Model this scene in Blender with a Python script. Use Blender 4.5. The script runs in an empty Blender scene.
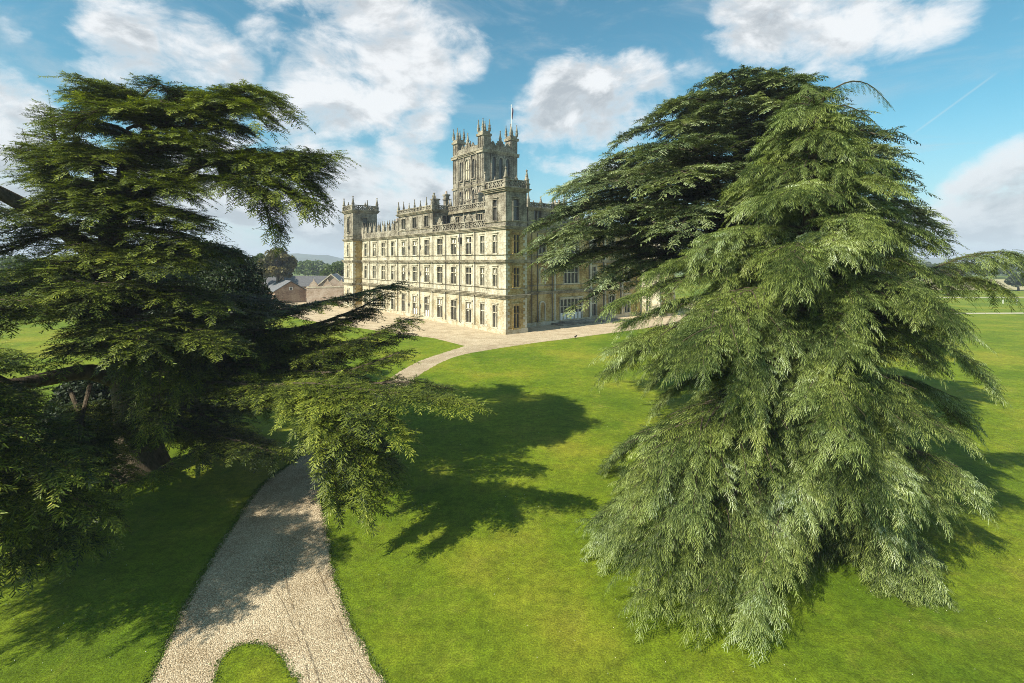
import bpy, math, random
import numpy as np
from mathutils import Vector

# ------------------------------------------------------------------ camera, sky, sun, exposure
S = bpy.context.scene
COL = S.collection
CAM_H, FPX, CX, CY = 11.8, 500.0, 512.0, 261.5
R = math.radians
cam = bpy.data.cameras.new("camera")
cam.sensor_width = 36.0
cam.lens = 36.0 * FPX / 1024.0
cam.shift_y = -(341.5 - CY) / 1024.0
cam.clip_start = 0.5
cam.clip_end = 20000
camo = bpy.data.objects.new("camera", cam)
camo.location = (0, 0, CAM_H)
camo.rotation_euler = (R(90), 0, 0)
COL.objects.link(camo)
S.camera = camo

SUN_EL = 42.0
SUN_H = Vector((-0.78, -0.626, 0)).normalized()
sun = bpy.data.lights.new("sun", "SUN")
sun.energy = 5.0
sun.angle = R(0.5)
sun.color = (1.0, 0.92, 0.77)
suno = bpy.data.objects.new("sun", sun)
suno.rotation_euler = (R(90 - SUN_EL), 0, math.atan2(SUN_H.x, -SUN_H.y))
suno.location = (-60, -50, 80)
COL.objects.link(suno)

S.view_settings.view_transform = "Standard"
S.view_settings.look = "None"
S.view_settings.gamma = 1.0
S.view_settings.exposure = 0.85
S.view_settings.use_curve_mapping = False
S.render.engine = "CYCLES"
S.cycles.max_bounces = 6
S.cycles.diffuse_bounces = 3
S.cycles.glossy_bounces = 2
S.cycles.transmission_bounces = 4
S.cycles.transparent_max_bounces = 8
S.cycles.volume_bounces = 0
S.cycles.use_denoising = True
S.cycles.denoiser = "OPENIMAGEDENOISE"
S.cycles.denoising_input_passes = "RGB_ALBEDO_NORMAL"
S.cycles.denoising_prefilter = "NONE"
S.cycles.sample_clamp_indirect = 4.0
S.cycles.filter_width = 0.9


def pixdir(px, py):
    return Vector(((px - CX) / FPX, 1.0, (CY - py) / FPX)).normalized()


def build_world():
    w = bpy.data.worlds.new("World")
    S.world = w
    w.use_nodes = True
    nt = w.node_tree
    nt.nodes.clear()
    N, L = nt.nodes.new, nt.links.new

    def math_(op, a, b=None, c=None, clamp=False):
        n = N("ShaderNodeMath")
        n.operation = op
        n.use_clamp = clamp
        for i, v in enumerate((a, b, c)):
            if v is None:
                continue
            if isinstance(v, (int, float)):
                n.inputs[i].default_value = v
            else:
                L(v, n.inputs[i])
        return n.outputs[0]

    def smooth(v, lo, hi):
        n = N("ShaderNodeMapRange")
        n.interpolation_type = "SMOOTHSTEP"
        L(v, n.inputs[0])
        n.inputs[1].default_value, n.inputs[2].default_value = lo, hi
        return n.outputs[0]

    def mixc(f, a, b):
        n = N("ShaderNodeMix")
        n.data_type = "RGBA"
        if isinstance(f, (int, float)):
            n.inputs[0].default_value = f
        else:
            L(f, n.inputs[0])
        for i, v in ((6, a), (7, b)):
            if isinstance(v, tuple):
                n.inputs[i].default_value = v + (1,)
            else:
                L(v, n.inputs[i])
        return n.outputs[2]

    out = N("ShaderNodeOutputWorld")
    bg = N("ShaderNodeBackground")
    bg.inputs[1].default_value = 0.072
    L(bg.outputs[0], out.inputs[0])
    sky = N("ShaderNodeTexSky")
    sky.sky_type = "NISHITA"
    sky.sun_disc = False
    sky.sun_elevation = R(SUN_EL)
    sky.sun_rotation = math.atan2(SUN_H.x, SUN_H.y)
    sky.altitude = 100
    sky.air_density = 1.0
    sky.dust_density = 0.6
    sky.ozone_density = 1.2
    tint = N("ShaderNodeMix")
    tint.data_type = "RGBA"
    tint.blend_type = "MULTIPLY"
    tint.inputs[0].default_value = 1.0
    L(sky.outputs[0], tint.inputs[6])
    tint.inputs[7].default_value = (0.46, 1.12, 1.07, 1)
    skyc = tint.outputs[2]
    tc = N("ShaderNodeTexCoord")
    dirv = tc.outputs["Generated"]

    def noise(scale, detail, rough, off=(0, 0, 0), stretch=(1, 1, 1), dist=0.0):
        m = N("ShaderNodeMapping")
        m.inputs["Location"].default_value = off
        m.inputs["Scale"].default_value = stretch
        L(dirv, m.inputs[0])
        n = N("ShaderNodeTexNoise")
        n.inputs["Scale"].default_value = scale
        n.inputs["Detail"].default_value = detail
        n.inputs["Roughness"].default_value = rough
        n.inputs["Distortion"].default_value = dist
        L(m.outputs[0], n.inputs["Vector"])
        return n.outputs[0]

    # cloud banks: (px, py, radius px, weight) turned into sky directions
    blobs = [(135, 48, 62, .95), (95, 48, 34, .6), (168, 62, 44, .8), (240, 64, 34, .8), (200, 52, 48, .75),
             (300, 30, 70, .85), (355, 20, 80, 1.0), (345, 75, 85, 1.05), (400, 60, 75, .9), (455, 52, 40, .7),
             (310, 100, 60, .8), (420, 128, 36, .75), (10, 105, 45, .95), (10, 30, 22, .6), (60, 175, 85, .9),
             (180, 215, 120, 1.0), (330, 205, 85, 1.0), (400, 190, 70, .85), (440, 235, 80, .9), (60, 250, 130, 1.0),
             (580, 108, 58, 1.0), (640, 102, 54, .9), (690, 92, 44, .75), (555, 140, 55, .85), (620, 150, 60, .6), (560, 195, 60, .6),
             (640, 210, 90, .55),
             (760, 12, 62, 1.05), (830, -5, 80, 1.0), (920, -18, 80, .85), (845, 70, 22, .5), (1005, 0, 40, .4),
             (985, 205, 60, 1.15), (1040, 190, 75, 1.2), (920, 235, 60, .9), (1010, 240, 90, 1.1), (955, 178, 30, .7), (1025, 95, 30, .5),
             (960, 160, 50, .5), (880, 245, 60, .5), (-150, 120, 160, 1.0), (-250, 30, 120, .8), (1250, 120, 180, 1.0)]
    cover = None
    for (px, py, r, wt) in blobs:
        c = pixdir(px, py)
        n = N("ShaderNodeVectorMath")
        n.operation = "DOT_PRODUCT"
        L(dirv, n.inputs[0])
        n.inputs[1].default_value = c
        # foreshortening: a radius in px is a smaller angle off-axis
        k = 1.0 / (1.0 + ((px - CX) / FPX) ** 2 + ((py - CY) / FPX) ** 2)
        ang = r / FPX * math.sqrt(k) * 1.2
        g = smooth(n.outputs["Value"], math.cos(ang), 1.0 - (1 - math.cos(ang)) * .05)
        g = math_("MULTIPLY", g, wt)
        cover = g if cover is None else math_("MAXIMUM", cover, g)
    # beyond the view clouds are scattered by noise alone
    sep = N("ShaderNodeSeparateXYZ")
    L(dirv, sep.inputs[0])
    behind = smooth(sep.outputs[1], 0.35, -0.1)
    gen = math_("MULTIPLY", smooth(noise(2.2, 3, .5, (3, 1, 7)), .42, .62), behind)
    cover = math_("MAXIMUM", cover, gen)
    big = noise(5.0, 9, .60, (1.3, .2, 4.1), (1, 1, 1.9), .35)
    fine = noise(14.0, 8, .62, (7.3, 2.2, .1), (1, 1, 1.6), .6)
    fld = math_("ADD", cover, math_("MULTIPLY", math_("SUBTRACT", big, .5), 2.3))
    fld = math_("ADD", fld, math_("MULTIPLY", math_("SUBTRACT", fine, .5), 1.0))
    dens = smooth(fld, .42, 1.06)
    thick = smooth(fld, .60, 1.15)
    # thin high veil
    veil = smooth(noise(3.0, 7, .65, (0, 5, 2), (1, 1, 3.2), 1.2), .46, .78)
    veil = math_("MULTIPLY", veil, .5)
    # low horizon veil
    low = math_("MULTIPLY", smooth(sep.outputs[2], .26, -.02), .72)
    # relief in the thick parts: same noise a little nearer the sun
    sunv = Vector((SUN_H.x * math.cos(R(SUN_EL)), SUN_H.y * math.cos(R(SUN_EL)), math.sin(R(SUN_EL)))) * .045
    big2 = noise(5.0, 9, .60, (1.3 + sunv.x, .2 + sunv.y, 4.1 + sunv.z * 1.9), (1, 1, 1.9), .35)
    rel = smooth(math_("SUBTRACT", big, big2), -.10, .09)
    lown = smooth(sep.outputs[2], .30, .02)
    greyf = math_("MULTIPLY", thick, math_("SUBTRACT", 1.0, rel))
    greyf = math_("ADD", math_("MULTIPLY", greyf, .95), math_("MULTIPLY", math_("MULTIPLY", lown, thick), .35), None, True)
    cloudc = mixc(greyf, (7.7, 7.75, 7.8), (3.7, 3.95, 4.2))
    c1 = mixc(math_("MAXIMUM", veil, low), skyc, (4.6, 5.1, 5.5))
    col = mixc(math_("MULTIPLY", dens, .92), c1, cloudc)
    # contrail on the right: a band about a great circle
    a, b = pixdir(913, 134), pixdir(998, 72)
    nrm = a.cross(b).normalized()
    mid = (a + b).normalized()
    v1 = N("ShaderNodeVectorMath"); v1.operation = "DOT_PRODUCT"; L(dirv, v1.inputs[0]); v1.inputs[1].default_value = nrm
    v2 = N("ShaderNodeVectorMath"); v2.operation = "DOT_PRODUCT"; L(dirv, v2.inputs[0]); v2.inputs[1].default_value = mid
    band = smooth(math_("ABSOLUTE", v1.outputs["Value"]), .0022, .0003)
    band = math_("MULTIPLY", band, smooth(v2.outputs["Value"], math.cos(a.angle(b) * .55), math.cos(a.angle(b) * .35)))
    col = mixc(math_("MULTIPLY", band, .24), col, (6.3, 6.5, 6.6))
    L(col, bg.inputs[0])


build_world()

# ------------------------------------------------------------------ helpers
rnd = random.Random(7)
rng = np.random.default_rng(11)


def P(px, py, d):
    return Vector(((px - CX) * d / FPX, d, CAM_H - (py - CY) * d / FPX))


def G(px, py, z=0.0):
    d = FPX * (CAM_H - z) / (py - CY)
    return Vector(((px - CX) * d / FPX, d, z))


class MB:
    def __init__(s):
        s.v, s.f = [], []

    def quad(s, a, b, c, d):
        i = len(s.v)
        s.v += [tuple(a), tuple(b), tuple(c), tuple(d)]
        s.f.append((i, i + 1, i + 2, i + 3))

    def poly(s, pts):
        i = len(s.v)
        s.v += [tuple(p) for p in pts]
        s.f.append(tuple(range(i, i + len(pts))))

    def box(s, x0, x1, y0, y1, z0, z1):
        i = len(s.v)
        s.v += [(x, y, z) for z in (z0, z1) for (x, y) in ((x0, y0), (x1, y0), (x1, y1), (x0, y1))]
        s.f += [(i + 3, i + 2, i + 1, i), (i + 4, i + 5, i + 6, i + 7), (i, i + 1, i + 5, i + 4), (i + 1, i + 2, i + 6, i + 5),
                (i + 2, i + 3, i + 7, i + 6), (i + 3, i, i + 4, i + 7)]
        return s

    def frustum(s, cx, cy, z0, z1, r0, r1, n=4, rot=math.pi / 4):
        i = len(s.v)
        for (z, r) in ((z0, r0), (z1, r1)):
            for k in range(n):
                a = rot + 2 * math.pi * k / n
                s.v.append((cx + r * math.cos(a), cy + r * math.sin(a), z))
        for k in range(n):
            s.f.append((i + k, i + (k + 1) % n, i + n + (k + 1) % n, i + n + k))
        s.f.append(tuple(i + n + k for k in range(n)))
        s.f.append(tuple(i + n - 1 - k for k in range(n)))
        return s

    def prism(s, pts, off):
        """closed outline pts (3D, planar) pushed along off"""
        n = len(pts)
        i = len(s.v)
        s.v += [tuple(p) for p in pts] + [tuple(Vector(p) + Vector(off)) for p in pts]
        s.f.append(tuple(range(i, i + n)))
        s.f.append(tuple(range(i + 2 * n - 1, i + n - 1, -1)))
        for k in range(n):
            s.f.append((i + k, i + n + k, i + n + (k + 1) % n, i + (k + 1) % n))
        return s

    def tube(s, pts, radii, n=6):
        pts = [Vector(p) for p in pts]
        i = len(s.v)
        prev = None
        for k, p in enumerate(pts):
            t = (pts[min(k + 1, len(pts) - 1)] - pts[max(k - 1, 0)]).normalized()
            ref = Vector((0, 0, 1)) if abs(t.z) < .9 else Vector((1, 0, 0))
            if prev is not None:
                ref = prev
            a = (ref - t * ref.dot(t)).normalized()
            b = t.cross(a)
            prev = a
            for q in range(n):
                w = 2 * math.pi * q / n
                s.v.append(tuple(p + (a * math.cos(w) + b * math.sin(w)) * radii[k]))
        for k in range(len(pts) - 1):
            for q in range(n):
                s.f.append((i + k * n + q, i + k * n + (q + 1) % n, i + (k + 1) * n + (q + 1) % n, i + (k + 1) * n + q))
        s.f.append(tuple(i + (len(pts) - 1) * n + q for q in range(n)))
        return s

    def build(s, name, mat, parent=None, smooth=False):
        me = bpy.data.meshes.new(name)
        me.from_pydata(s.v, [], s.f)
        me.materials.append(mat)
        if smooth:
            me.polygons.foreach_set("use_smooth", [True] * len(me.polygons))
        me.update()
        o = bpy.data.objects.new(name, me)
        COL.objects.link(o)
        if parent is not None:
            o.parent = parent
        return o


def tag(o, label=None, cat=None, group=None, kind=None):
    for k, v in (("label", label), ("category", cat), ("group", group), ("kind", kind)):
        if v:
            o[k] = v
    return o


def empty(name, loc, rz=0.0):
    o = bpy.data.objects.new(name, None)
    o.empty_display_size = .5
    COL.objects.link(o)
    o.location = loc
    o.rotation_euler = (0, 0, rz)
    return o


def new_mat(name):
    m = bpy.data.materials.new(name)
    m.use_nodes = True
    nt = m.node_tree
    b = nt.nodes["Principled BSDF"]
    return m, nt, b


def tex_noise(nt, coord, scale, detail=6, rough=.6, mapping=None, dist=0.0):
    n = nt.nodes.new("ShaderNodeTexNoise")
    n.inputs["Scale"].default_value = scale
    n.inputs["Detail"].default_value = detail
    n.inputs["Roughness"].default_value = rough
    n.inputs["Distortion"].default_value = dist
    if mapping:
        mp = nt.nodes.new("ShaderNodeMapping")
        mp.inputs["Scale"].default_value = mapping
        nt.links.new(coord, mp.inputs[0])
        coord = mp.outputs[0]
    nt.links.new(coord, n.inputs["Vector"])
    return n.outputs["Fac"]


def ramp(nt, fac, stops):
    r = nt.nodes.new("ShaderNodeValToRGB")
    el = r.color_ramp.elements
    while len(el) < len(stops):
        el.new(.5)
    for e, (p, c) in zip(el, stops):
        e.position = p
        e.color = tuple(c) + (1,)
    nt.links.new(fac, r.inputs[0])
    return r.outputs[0]


def mix(nt, f, a, b, mode="MIX"):
    n = nt.nodes.new("ShaderNodeMix")
    n.data_type = "RGBA"
    n.blend_type = mode
    for i, v in ((0, f), (6, a), (7, b)):
        if isinstance(v, (int, float)):
            n.inputs[i].default_value = v
        elif isinstance(v, tuple):
            n.inputs[i].default_value = v + (1,)
        else:
            nt.links.new(v, n.inputs[i])
    return n.outputs[2]


def bump(nt, bsdf, h, strength, dist):
    n = nt.nodes.new("ShaderNodeBump")
    n.inputs["Strength"].default_value = strength
    n.inputs["Distance"].default_value = dist
    nt.links.new(h, n.inputs["Height"])
    nt.links.new(n.outputs[0], bsdf.inputs["Normal"])


def objcoord(nt):
    return nt.nodes.new("ShaderNodeTexCoord").outputs["Object"]


# ------------------------------------------------------------------ materials
def stone(name, stops, streak, rough=.9, streak_amt=.55):
    m, nt, b = new_mat(name)
    c = objcoord(nt)
    blot = tex_noise(nt, c, .45, 8, .68)
    blocks = tex_noise(nt, c, 2.2, 3, .6, (1, 1, 2.2))
    mixv = nt.nodes.new("ShaderNodeMath"); mixv.operation = "MULTIPLY_ADD"
    nt.links.new(blocks, mixv.inputs[0]); mixv.inputs[1].default_value = .55
    sub = nt.nodes.new("ShaderNodeMath"); sub.operation = "SUBTRACT"
    nt.links.new(blot, sub.inputs[0]); sub.inputs[1].default_value = .275
    nt.links.new(sub.outputs[0], mixv.inputs[2])
    col = ramp(nt, mixv.outputs[0], stops)
    st = tex_noise(nt, c, 1.0, 7, .65, (1.6, 1.6, .16))
    f = nt.nodes.new("ShaderNodeMapRange"); f.inputs[1].default_value = .5; f.inputs[2].default_value = .75
    f.inputs[4].default_value = streak_amt
    nt.links.new(st, f.inputs[0])
    col = mix(nt, f.outputs[0], col, streak)
    nt.links.new(col, b.inputs["Base Color"])
    b.inputs["Roughness"].default_value = rough
    b.inputs["Specular IOR Level"].default_value = .2
    fine = tex_noise(nt, c, 9, 5, .7)
    bump(nt, b, fine, .5, .06)
    return m


M = {}
M["cream"] = stone("cream_limestone", [(.37, (.29, .26, .185)), (.5, (.45, .41, .30)), (.63, (.57, .53, .415))], (.19, .165, .115), streak_amt=.7)
M["ochre"] = stone("ochre_limestone", [(.37, (.31, .255, .15)), (.5, (.45, .405, .285)), (.63, (.53, .49, .385))], (.25, .18, .08), streak_amt=.5)
M["stained_shade"] = stone("ochre_stained_shade_limestone", [(.37, (.22, .145, .045)), (.5, (.39, .28, .10)), (.63, (.52, .42, .22))], (.12, .08, .025), streak_amt=.6)  # ochre staining plus shade painted into the colour of right-hand faces
M["weathered"] = stone("weathered_limestone", [(.37, (.10, .085, .062)), (.5, (.22, .195, .145)), (.63, (.36, .33, .26))], (.055, .048, .036), streak_amt=.75)
M["cornice"] = stone("lichened_cornice_stone", [(.37, (.13, .11, .07)), (.5, (.25, .22, .15)), (.63, (.38, .34, .25))], (.07, .06, .04), streak_amt=.6)
M["trim"] = stone("pale_dressed_stone", [(.37, (.36, .325, .24)), (.5, (.50, .47, .36)), (.63, (.58, .55, .45))], (.24, .20, .13), streak_amt=.45)
M["brick"] = stone("red_brown_brick", [(.37, (.20, .13, .09)), (.5, (.29, .20, .14)), (.63, (.38, .29, .21))], (.15, .09, .06), streak_amt=.4)
M["pinkbrick"] = stone("pale_pink_brick", [(.37, (.28, .21, .15)), (.5, (.38, .30, .235)), (.63, (.46, .39, .32))], (.25, .15, .11), streak_amt=.4)


def simple(name, col, rough=.7, var=.25, scale=3.0, spec=.3, metal=0.0):
    m, nt, b = new_mat(name)
    c = objcoord(nt)
    n = tex_noise(nt, c, scale, 6, .65)
    lo = tuple(x * (1 - var) for x in col)
    hi = tuple(min(1, x * (1 + var)) for x in col)
    nt.links.new(ramp(nt, n, [(.3, lo), (.7, hi)]), b.inputs["Base Color"])
    b.inputs["Roughness"].default_value = rough
    b.inputs["Specular IOR Level"].default_value = spec
    b.inputs["Metallic"].default_value = metal
    return m


M["glass"] = simple("old_window_glass", (.06, .058, .052), .12, .4, 1.5, .5)
M["blind"] = simple("white_window_blind", (.62, .60, .52), .8, .1)
M["lead"] = simple("lead_roof_sheet", (.16, .165, .17), .6, .25, 1.2)
M["pipe"] = simple("cast_iron_pipe", (.075, .07, .06), .6, .3, 4)
M["slate"] = simple("blue_grey_slate", (.15, .155, .165), .55, .35, 2.5)
M["darkslate"] = simple("dark_slate", (.085, .085, .09), .6, .35, 2.0)
M["white"] = simple("white_paint", (.78, .77, .74), .6, .06)
M["black"] = simple("black_feathers", (.012, .012, .014), .5, .3, 8)
M["flagcloth"] = simple("faded_flag_cloth", (.075, .045, .07), .9, .4, 3)
M["wood"] = simple("weathered_wood", (.18, .15, .11), .8, .3, 3)


def bark_mat():
    m, nt, b = new_mat("cedar_bark")
    c = objcoord(nt)
    n = tex_noise(nt, c, 5.0, 8, .7, (1, 1, .22))
    nt.links.new(ramp(nt, n, [(.3, (.035, .028, .02)), (.55, (.10, .08, .055)), (.8, (.19, .155, .11))]), b.inputs["Base Color"])
    b.inputs["Roughness"].default_value = .95
    b.inputs["Specular IOR Level"].default_value = .1
    bump(nt, b, n, 1.0, .12)
    return m


M["bark"] = bark_mat()


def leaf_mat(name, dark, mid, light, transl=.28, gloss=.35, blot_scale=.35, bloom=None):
    """needles: colour varies by spray, age of growth and painted-in light and shade (attribute 'tone')"""
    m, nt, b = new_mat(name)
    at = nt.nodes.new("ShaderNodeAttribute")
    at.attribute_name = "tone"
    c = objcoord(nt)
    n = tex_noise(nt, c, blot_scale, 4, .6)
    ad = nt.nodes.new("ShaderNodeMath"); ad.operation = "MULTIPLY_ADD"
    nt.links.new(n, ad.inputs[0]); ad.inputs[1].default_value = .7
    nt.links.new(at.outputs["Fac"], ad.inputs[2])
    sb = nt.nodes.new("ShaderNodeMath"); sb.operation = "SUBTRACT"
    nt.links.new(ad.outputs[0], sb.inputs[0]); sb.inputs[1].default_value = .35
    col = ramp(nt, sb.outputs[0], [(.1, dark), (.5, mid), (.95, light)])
    if bloom:
        # patches of waxy, bluish needles
        n2 = tex_noise(nt, c, .42, 6, .7)
        col = mix(nt, ramp(nt, n2, [(.38, (0, 0, 0)), (.66, (.75, .75, .75))]), col, mix(nt, 1.0, col, bloom, "MULTIPLY"))
    nt.links.new(col, b.inputs["Base Color"])
    b.inputs["Roughness"].default_value = .55
    b.inputs["Specular IOR Level"].default_value = gloss
    tr = nt.nodes.new("ShaderNodeBsdfTranslucent")
    nt.links.new(mix(nt, 1.0, col, (1.15, 1.2, .55), "MULTIPLY"), tr.inputs[0])
    ms = nt.nodes.new("ShaderNodeMixShader")
    ms.inputs[0].default_value = transl
    nt.links.new(b.outputs[0], ms.inputs[1]); nt.links.new(tr.outputs[0], ms.inputs[2])
    nt.links.new(ms.outputs[0], nt.nodes["Material Output"].inputs[0])
    return m


M["needle_dark"] = leaf_mat("dark_cedar_needles", (.014, .027, .005), (.165, .210, .022), (.48, .50, .075))
M["needle_bright"] = leaf_mat("fresh_cedar_needles", (.032, .054, .006), (.25, .305, .055), (.62, .66, .36), .3, bloom=(.97, 1.08, 2.0))
M["needle_grey"] = leaf_mat("grey_green_cedar_needles", (.032, .050, .013), (.22, .26, .085), (.50, .53, .28), bloom=(.92, 1.04, 1.7))
M["leaf_yew"] = leaf_mat("dark_evergreen_leaves", (.012, .022, .007), (.028, .048, .012), (.060, .090, .020), .15)
M["leaf_green"] = leaf_mat("broad_green_leaves", (.040, .070, .012), (.085, .125, .024), (.15, .185, .040))
M["leaf_gold"] = leaf_mat("turning_autumn_leaves", (.050, .055, .015), (.110, .095, .028), (.19, .15, .045))
M["hedge"] = leaf_mat("hedge_leaves", (.025, .045, .012), (.055, .085, .022), (.09, .12, .03))


def lawn_mat():
    m, nt, b = new_mat("mown_lawn")
    c = objcoord(nt)
    a = tex_noise(nt, c, .09, 6, .62)
    d = tex_noise(nt, c, .9, 8, .72)
    e = tex_noise(nt, c, 16, 6, .8)
    p = tex_noise(nt, c, 3.6, 5, .7, (1, 1, 1), .6)
    base = ramp(nt, a, [(.36, (.066, .112, .006)), (.5, (.106, .148, .008)), (.64, (.168, .176, .016))])
    dry = tex_noise(nt, c, .35, 7, .7, None, .8)
    base = mix(nt, ramp(nt, dry, [(.54, (0, 0, 0)), (.74, (.4, .4, .4))]), base, (.225, .205, .04))
    for fac, lo, hi in ((d, .90, 1.32), (p, .86, 1.26), (e, .50, 1.56)):
        base = mix(nt, 1.0, base, ramp(nt, fac, [(.36, (lo, lo, lo)), (.64, (hi, hi, hi * .97))]), "MULTIPLY")
    nt.links.new(base, b.inputs["Base Color"])
    b.inputs["Roughness"].default_value = .85
    b.inputs["Specular IOR Level"].default_value = .12
    bump(nt, b, e, 1.0, .05)
    return m


def gravel_mat(name="pea_gravel", tone=1.0):
    m, nt, b = new_mat(name)
    c = objcoord(nt)
    v = nt.nodes.new("ShaderNodeTexVoronoi")
    v.inputs["Scale"].default_value = 27
    nt.links.new(c, v.inputs["Vector"])
    sp = nt.nodes.new("ShaderNodeSeparateColor")
    nt.links.new(v.outputs["Color"], sp.inputs[0])
    t = tone
    stones = ramp(nt, sp.outputs[0], [(.0, (.10 * t, .072 * t, .04 * t)), (.3, (.26 * t, .20 * t, .125 * t)), (.6, (.43 * t, .35 * t, .235 * t)), (.95, (.68 * t, .60 * t, .45 * t))])
    big = tex_noise(nt, c, .5, 7, .65)
    col = mix(nt, .5, stones, ramp(nt, big, [(.36, (.27 * t, .20 * t, .115 * t)), (.5, (.40 * t, .32 * t, .205 * t)), (.64, (.52 * t, .435 * t, .295 * t))]))
    nt.links.new(col, b.inputs["Base Color"])
    b.inputs["Roughness"].default_value = .9
    b.inputs["Specular IOR Level"].default_value = .15
    inv = nt.nodes.new("ShaderNodeMath"); inv.operation = "SUBTRACT"; inv.inputs[0].default_value = 1
    nt.links.new(v.outputs["Distance"], inv.inputs[1])
    bump(nt, b, inv.outputs[0], .9, .03)
    return m


M["lawn"] = lawn_mat()
M["gravel"] = gravel_mat("pea_gravel", .98)
M["court"] = gravel_mat("forecourt_gravel", 1.12)
M["furrow"] = gravel_mat("raked_dark_gravel", .55)
M["drive"] = simple("pale_drive", (.40, .37, .29), .9, .15, 2)
M["stubble"] = simple("stubble_field", (.34, .30, .16), .95, .2, .05)
M["pasture"] = simple("far_pasture", (.13, .18, .05), .95, .25, .02)
M["hill"] = simple("wooded_hills", (.045, .065, .028), .95, .5, .012)
M["daisy"] = simple("daisy_petals", (.75, .75, .68), .7, .08)
M["blade"] = simple("grass_blades", (.075, .12, .012), .7, .45, 6)


# ------------------------------------------------------------------ ground, paths
def sheet(name, pts, z, mat, jag=0.0, step=.5):
    out = []
    n = len(pts)
    for i in range(n):
        a, b = Vector(pts[i][:2]), Vector(pts[(i + 1) % n][:2])
        k = max(1, int((b - a).length / step)) if jag else 1
        for j in range(k):
            p = a.lerp(b, j / k)
            if jag:
                p = p + Vector((rnd.uniform(-jag, jag), rnd.uniform(-jag, jag)))
            out.append((p.x, p.y, z))
    mb = MB()
    mb.poly(out)
    o = mb.build(name, mat)
    # polygon triangulated by Blender; make it face up
    if o.data.polygons[0].normal.z < 0:
        o.data.flip_normals()
    return tag(o, kind="structure")


def smooth_line(pts, n=8):
    pts = [Vector((p[0], p[1], 0)) for p in pts]
    ext = [pts[0] * 2 - pts[1]] + pts + [pts[-1] * 2 - pts[-2]]
    out = []
    for i in range(1, len(ext) - 2):
        p0, p1, p2, p3 = ext[i - 1:i + 3]
        for k in range(n):
            t = k / n
            out.append(.5 * ((2 * p1) + (p2 - p0) * t + (2 * p0 - 5 * p1 + 4 * p2 - p3) * t * t + (3 * p1 - p0 - 3 * p2 + p3) * t ** 3))
    out.append(pts[-1])
    return [(p.x, p.y) for p in out]


g = MB()
g.quad((-9000, -300, 0), (9000, -300, 0), (9000, 9000, 0), (-9000, 9000, 0))
tag(g.build("lawn", M["lawn"]), kind="structure")

gx = lambda px, py: tuple(G(px, py)[:2])
# foreground path: left and right edges walked from the camera towards the house
left_edge = smooth_line([(-13.2, 7.5), gx(96, 760), gx(147, 683), gx(178, 620), gx(205, 570), gx(230, 530), gx(262, 485), (-12.9, 30), (-12.9, 38), gx(372, 392), gx(389, 379), gx(420, 361), gx(465, 346)])
right_edge = smooth_line([(-1.3, 7.5), gx(420, 760), gx(385, 683), gx(352, 625), gx(337, 585), gx(330, 545), gx(322, 490), (-10.1, 30), (-10.6, 38), gx(402, 391), gx(420, 374.5), gx(453, 357.5), gx(488, 350), gx(530, 343.5)])
path_pts = left_edge + right_edge[::-1]
tag(sheet("gravel_path", path_pts, .004, M["gravel"], .09, .22), kind="structure")
edge_f = smooth_line([gx(530, 343.5), gx(573, 338), gx(620, 331.8), gx(664, 326), gx(720, 320.5)])
court = [gx(465, 346)] + [gx(433, 338), gx(397.6, 333.7), (-42, 101), (-72, 138), (-80, 190), (-30, 190), (40, 140), (75, 160)] + [gx(800, 317)] + edge_f[::-1]
tag(sheet("forecourt", court, .008, M["court"], .06, 1.0), kind="structure")
# grass tongue in the path
tongue = smooth_line([(-8.9, 7.5), gx(205, 720), gx(214, 683), gx(222, 660), gx(238, 646), gx(262, 645), gx(279, 655), gx(290, 675), gx(292, 700), (-5.6, 7.5)])
tag(sheet("grass_island", tongue, .008, M["lawn"], .02, .25), kind="structure")


def furrow(name, pts, w):
    pts = smooth_line(pts)
    mb = MB()
    for i in range(len(pts) - 1):
        a, b = Vector(pts[i]), Vector(pts[i + 1])
        t = (b - a).normalized()
        n = Vector((-t.y, t.x)) * w / 2
        if rnd.random() < .2:
            continue
        j = rnd.uniform(.5, 1.3)
        mb.quad((a - n * j).to_3d() + Vector((0, 0, .008)), (a + n * j).to_3d() + Vector((0, 0, .008)), (b + n * j).to_3d() + Vector((0, 0, .008)), (b - n * j).to_3d() + Vector((0, 0, .008)))
    return tag(mb.build(name, M["furrow"]), kind="structure")


furrow("path_furrow", [gx(283, 565), gx(291, 600), gx(302, 630), gx(320, 683), gx(340, 740)], .06)
furrow("path_furrow", [gx(318, 570), gx(335, 610), gx(352, 650), gx(374, 690)], .05)
furrow("path_furrow", [gx(276, 590), gx(291, 620), gx(305, 660), gx(312, 700)], .035)

# grass lip fringe along the gravel edges (too many blades to count)
fv, ff = [], []


def fringe(line, dens, hmax=.065, spread=.08):
    for i in range(len(line) - 1):
        a, b = Vector(line[i]), Vector(line[i + 1])
        n = int((b - a).length * dens)
        for _ in range(n):
            p = a.lerp(b, rnd.random())
            x, y = p.x + rnd.gauss(0, spread), p.y + rnd.gauss(0, spread)
            h = rnd.uniform(.03, hmax)
            an = rnd.uniform(0, math.tau)
            w = rnd.uniform(.008, .02)
            lx, ly = rnd.uniform(-.06, .06), rnd.uniform(-.06, .06)
            k = len(fv)
            fv.extend([(x - w * math.cos(an), y - w * math.sin(an), .0), (x + w * math.cos(an), y + w * math.sin(an), .0), (x + lx, y + ly, h)])
            ff.append((k, k + 1, k + 2))


fringe([p for p in left_edge if p[1] < 32], 260)
fringe([p for p in right_edge if p[1] < 32], 260)
fringe(tongue, 260)
fb = MB(); fb.v, fb.f = fv, ff
tag(fb.build("grass_fringe", M["blade"]), "ragged grass blades along the gravel path edges", "grass", kind="stuff")

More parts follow.
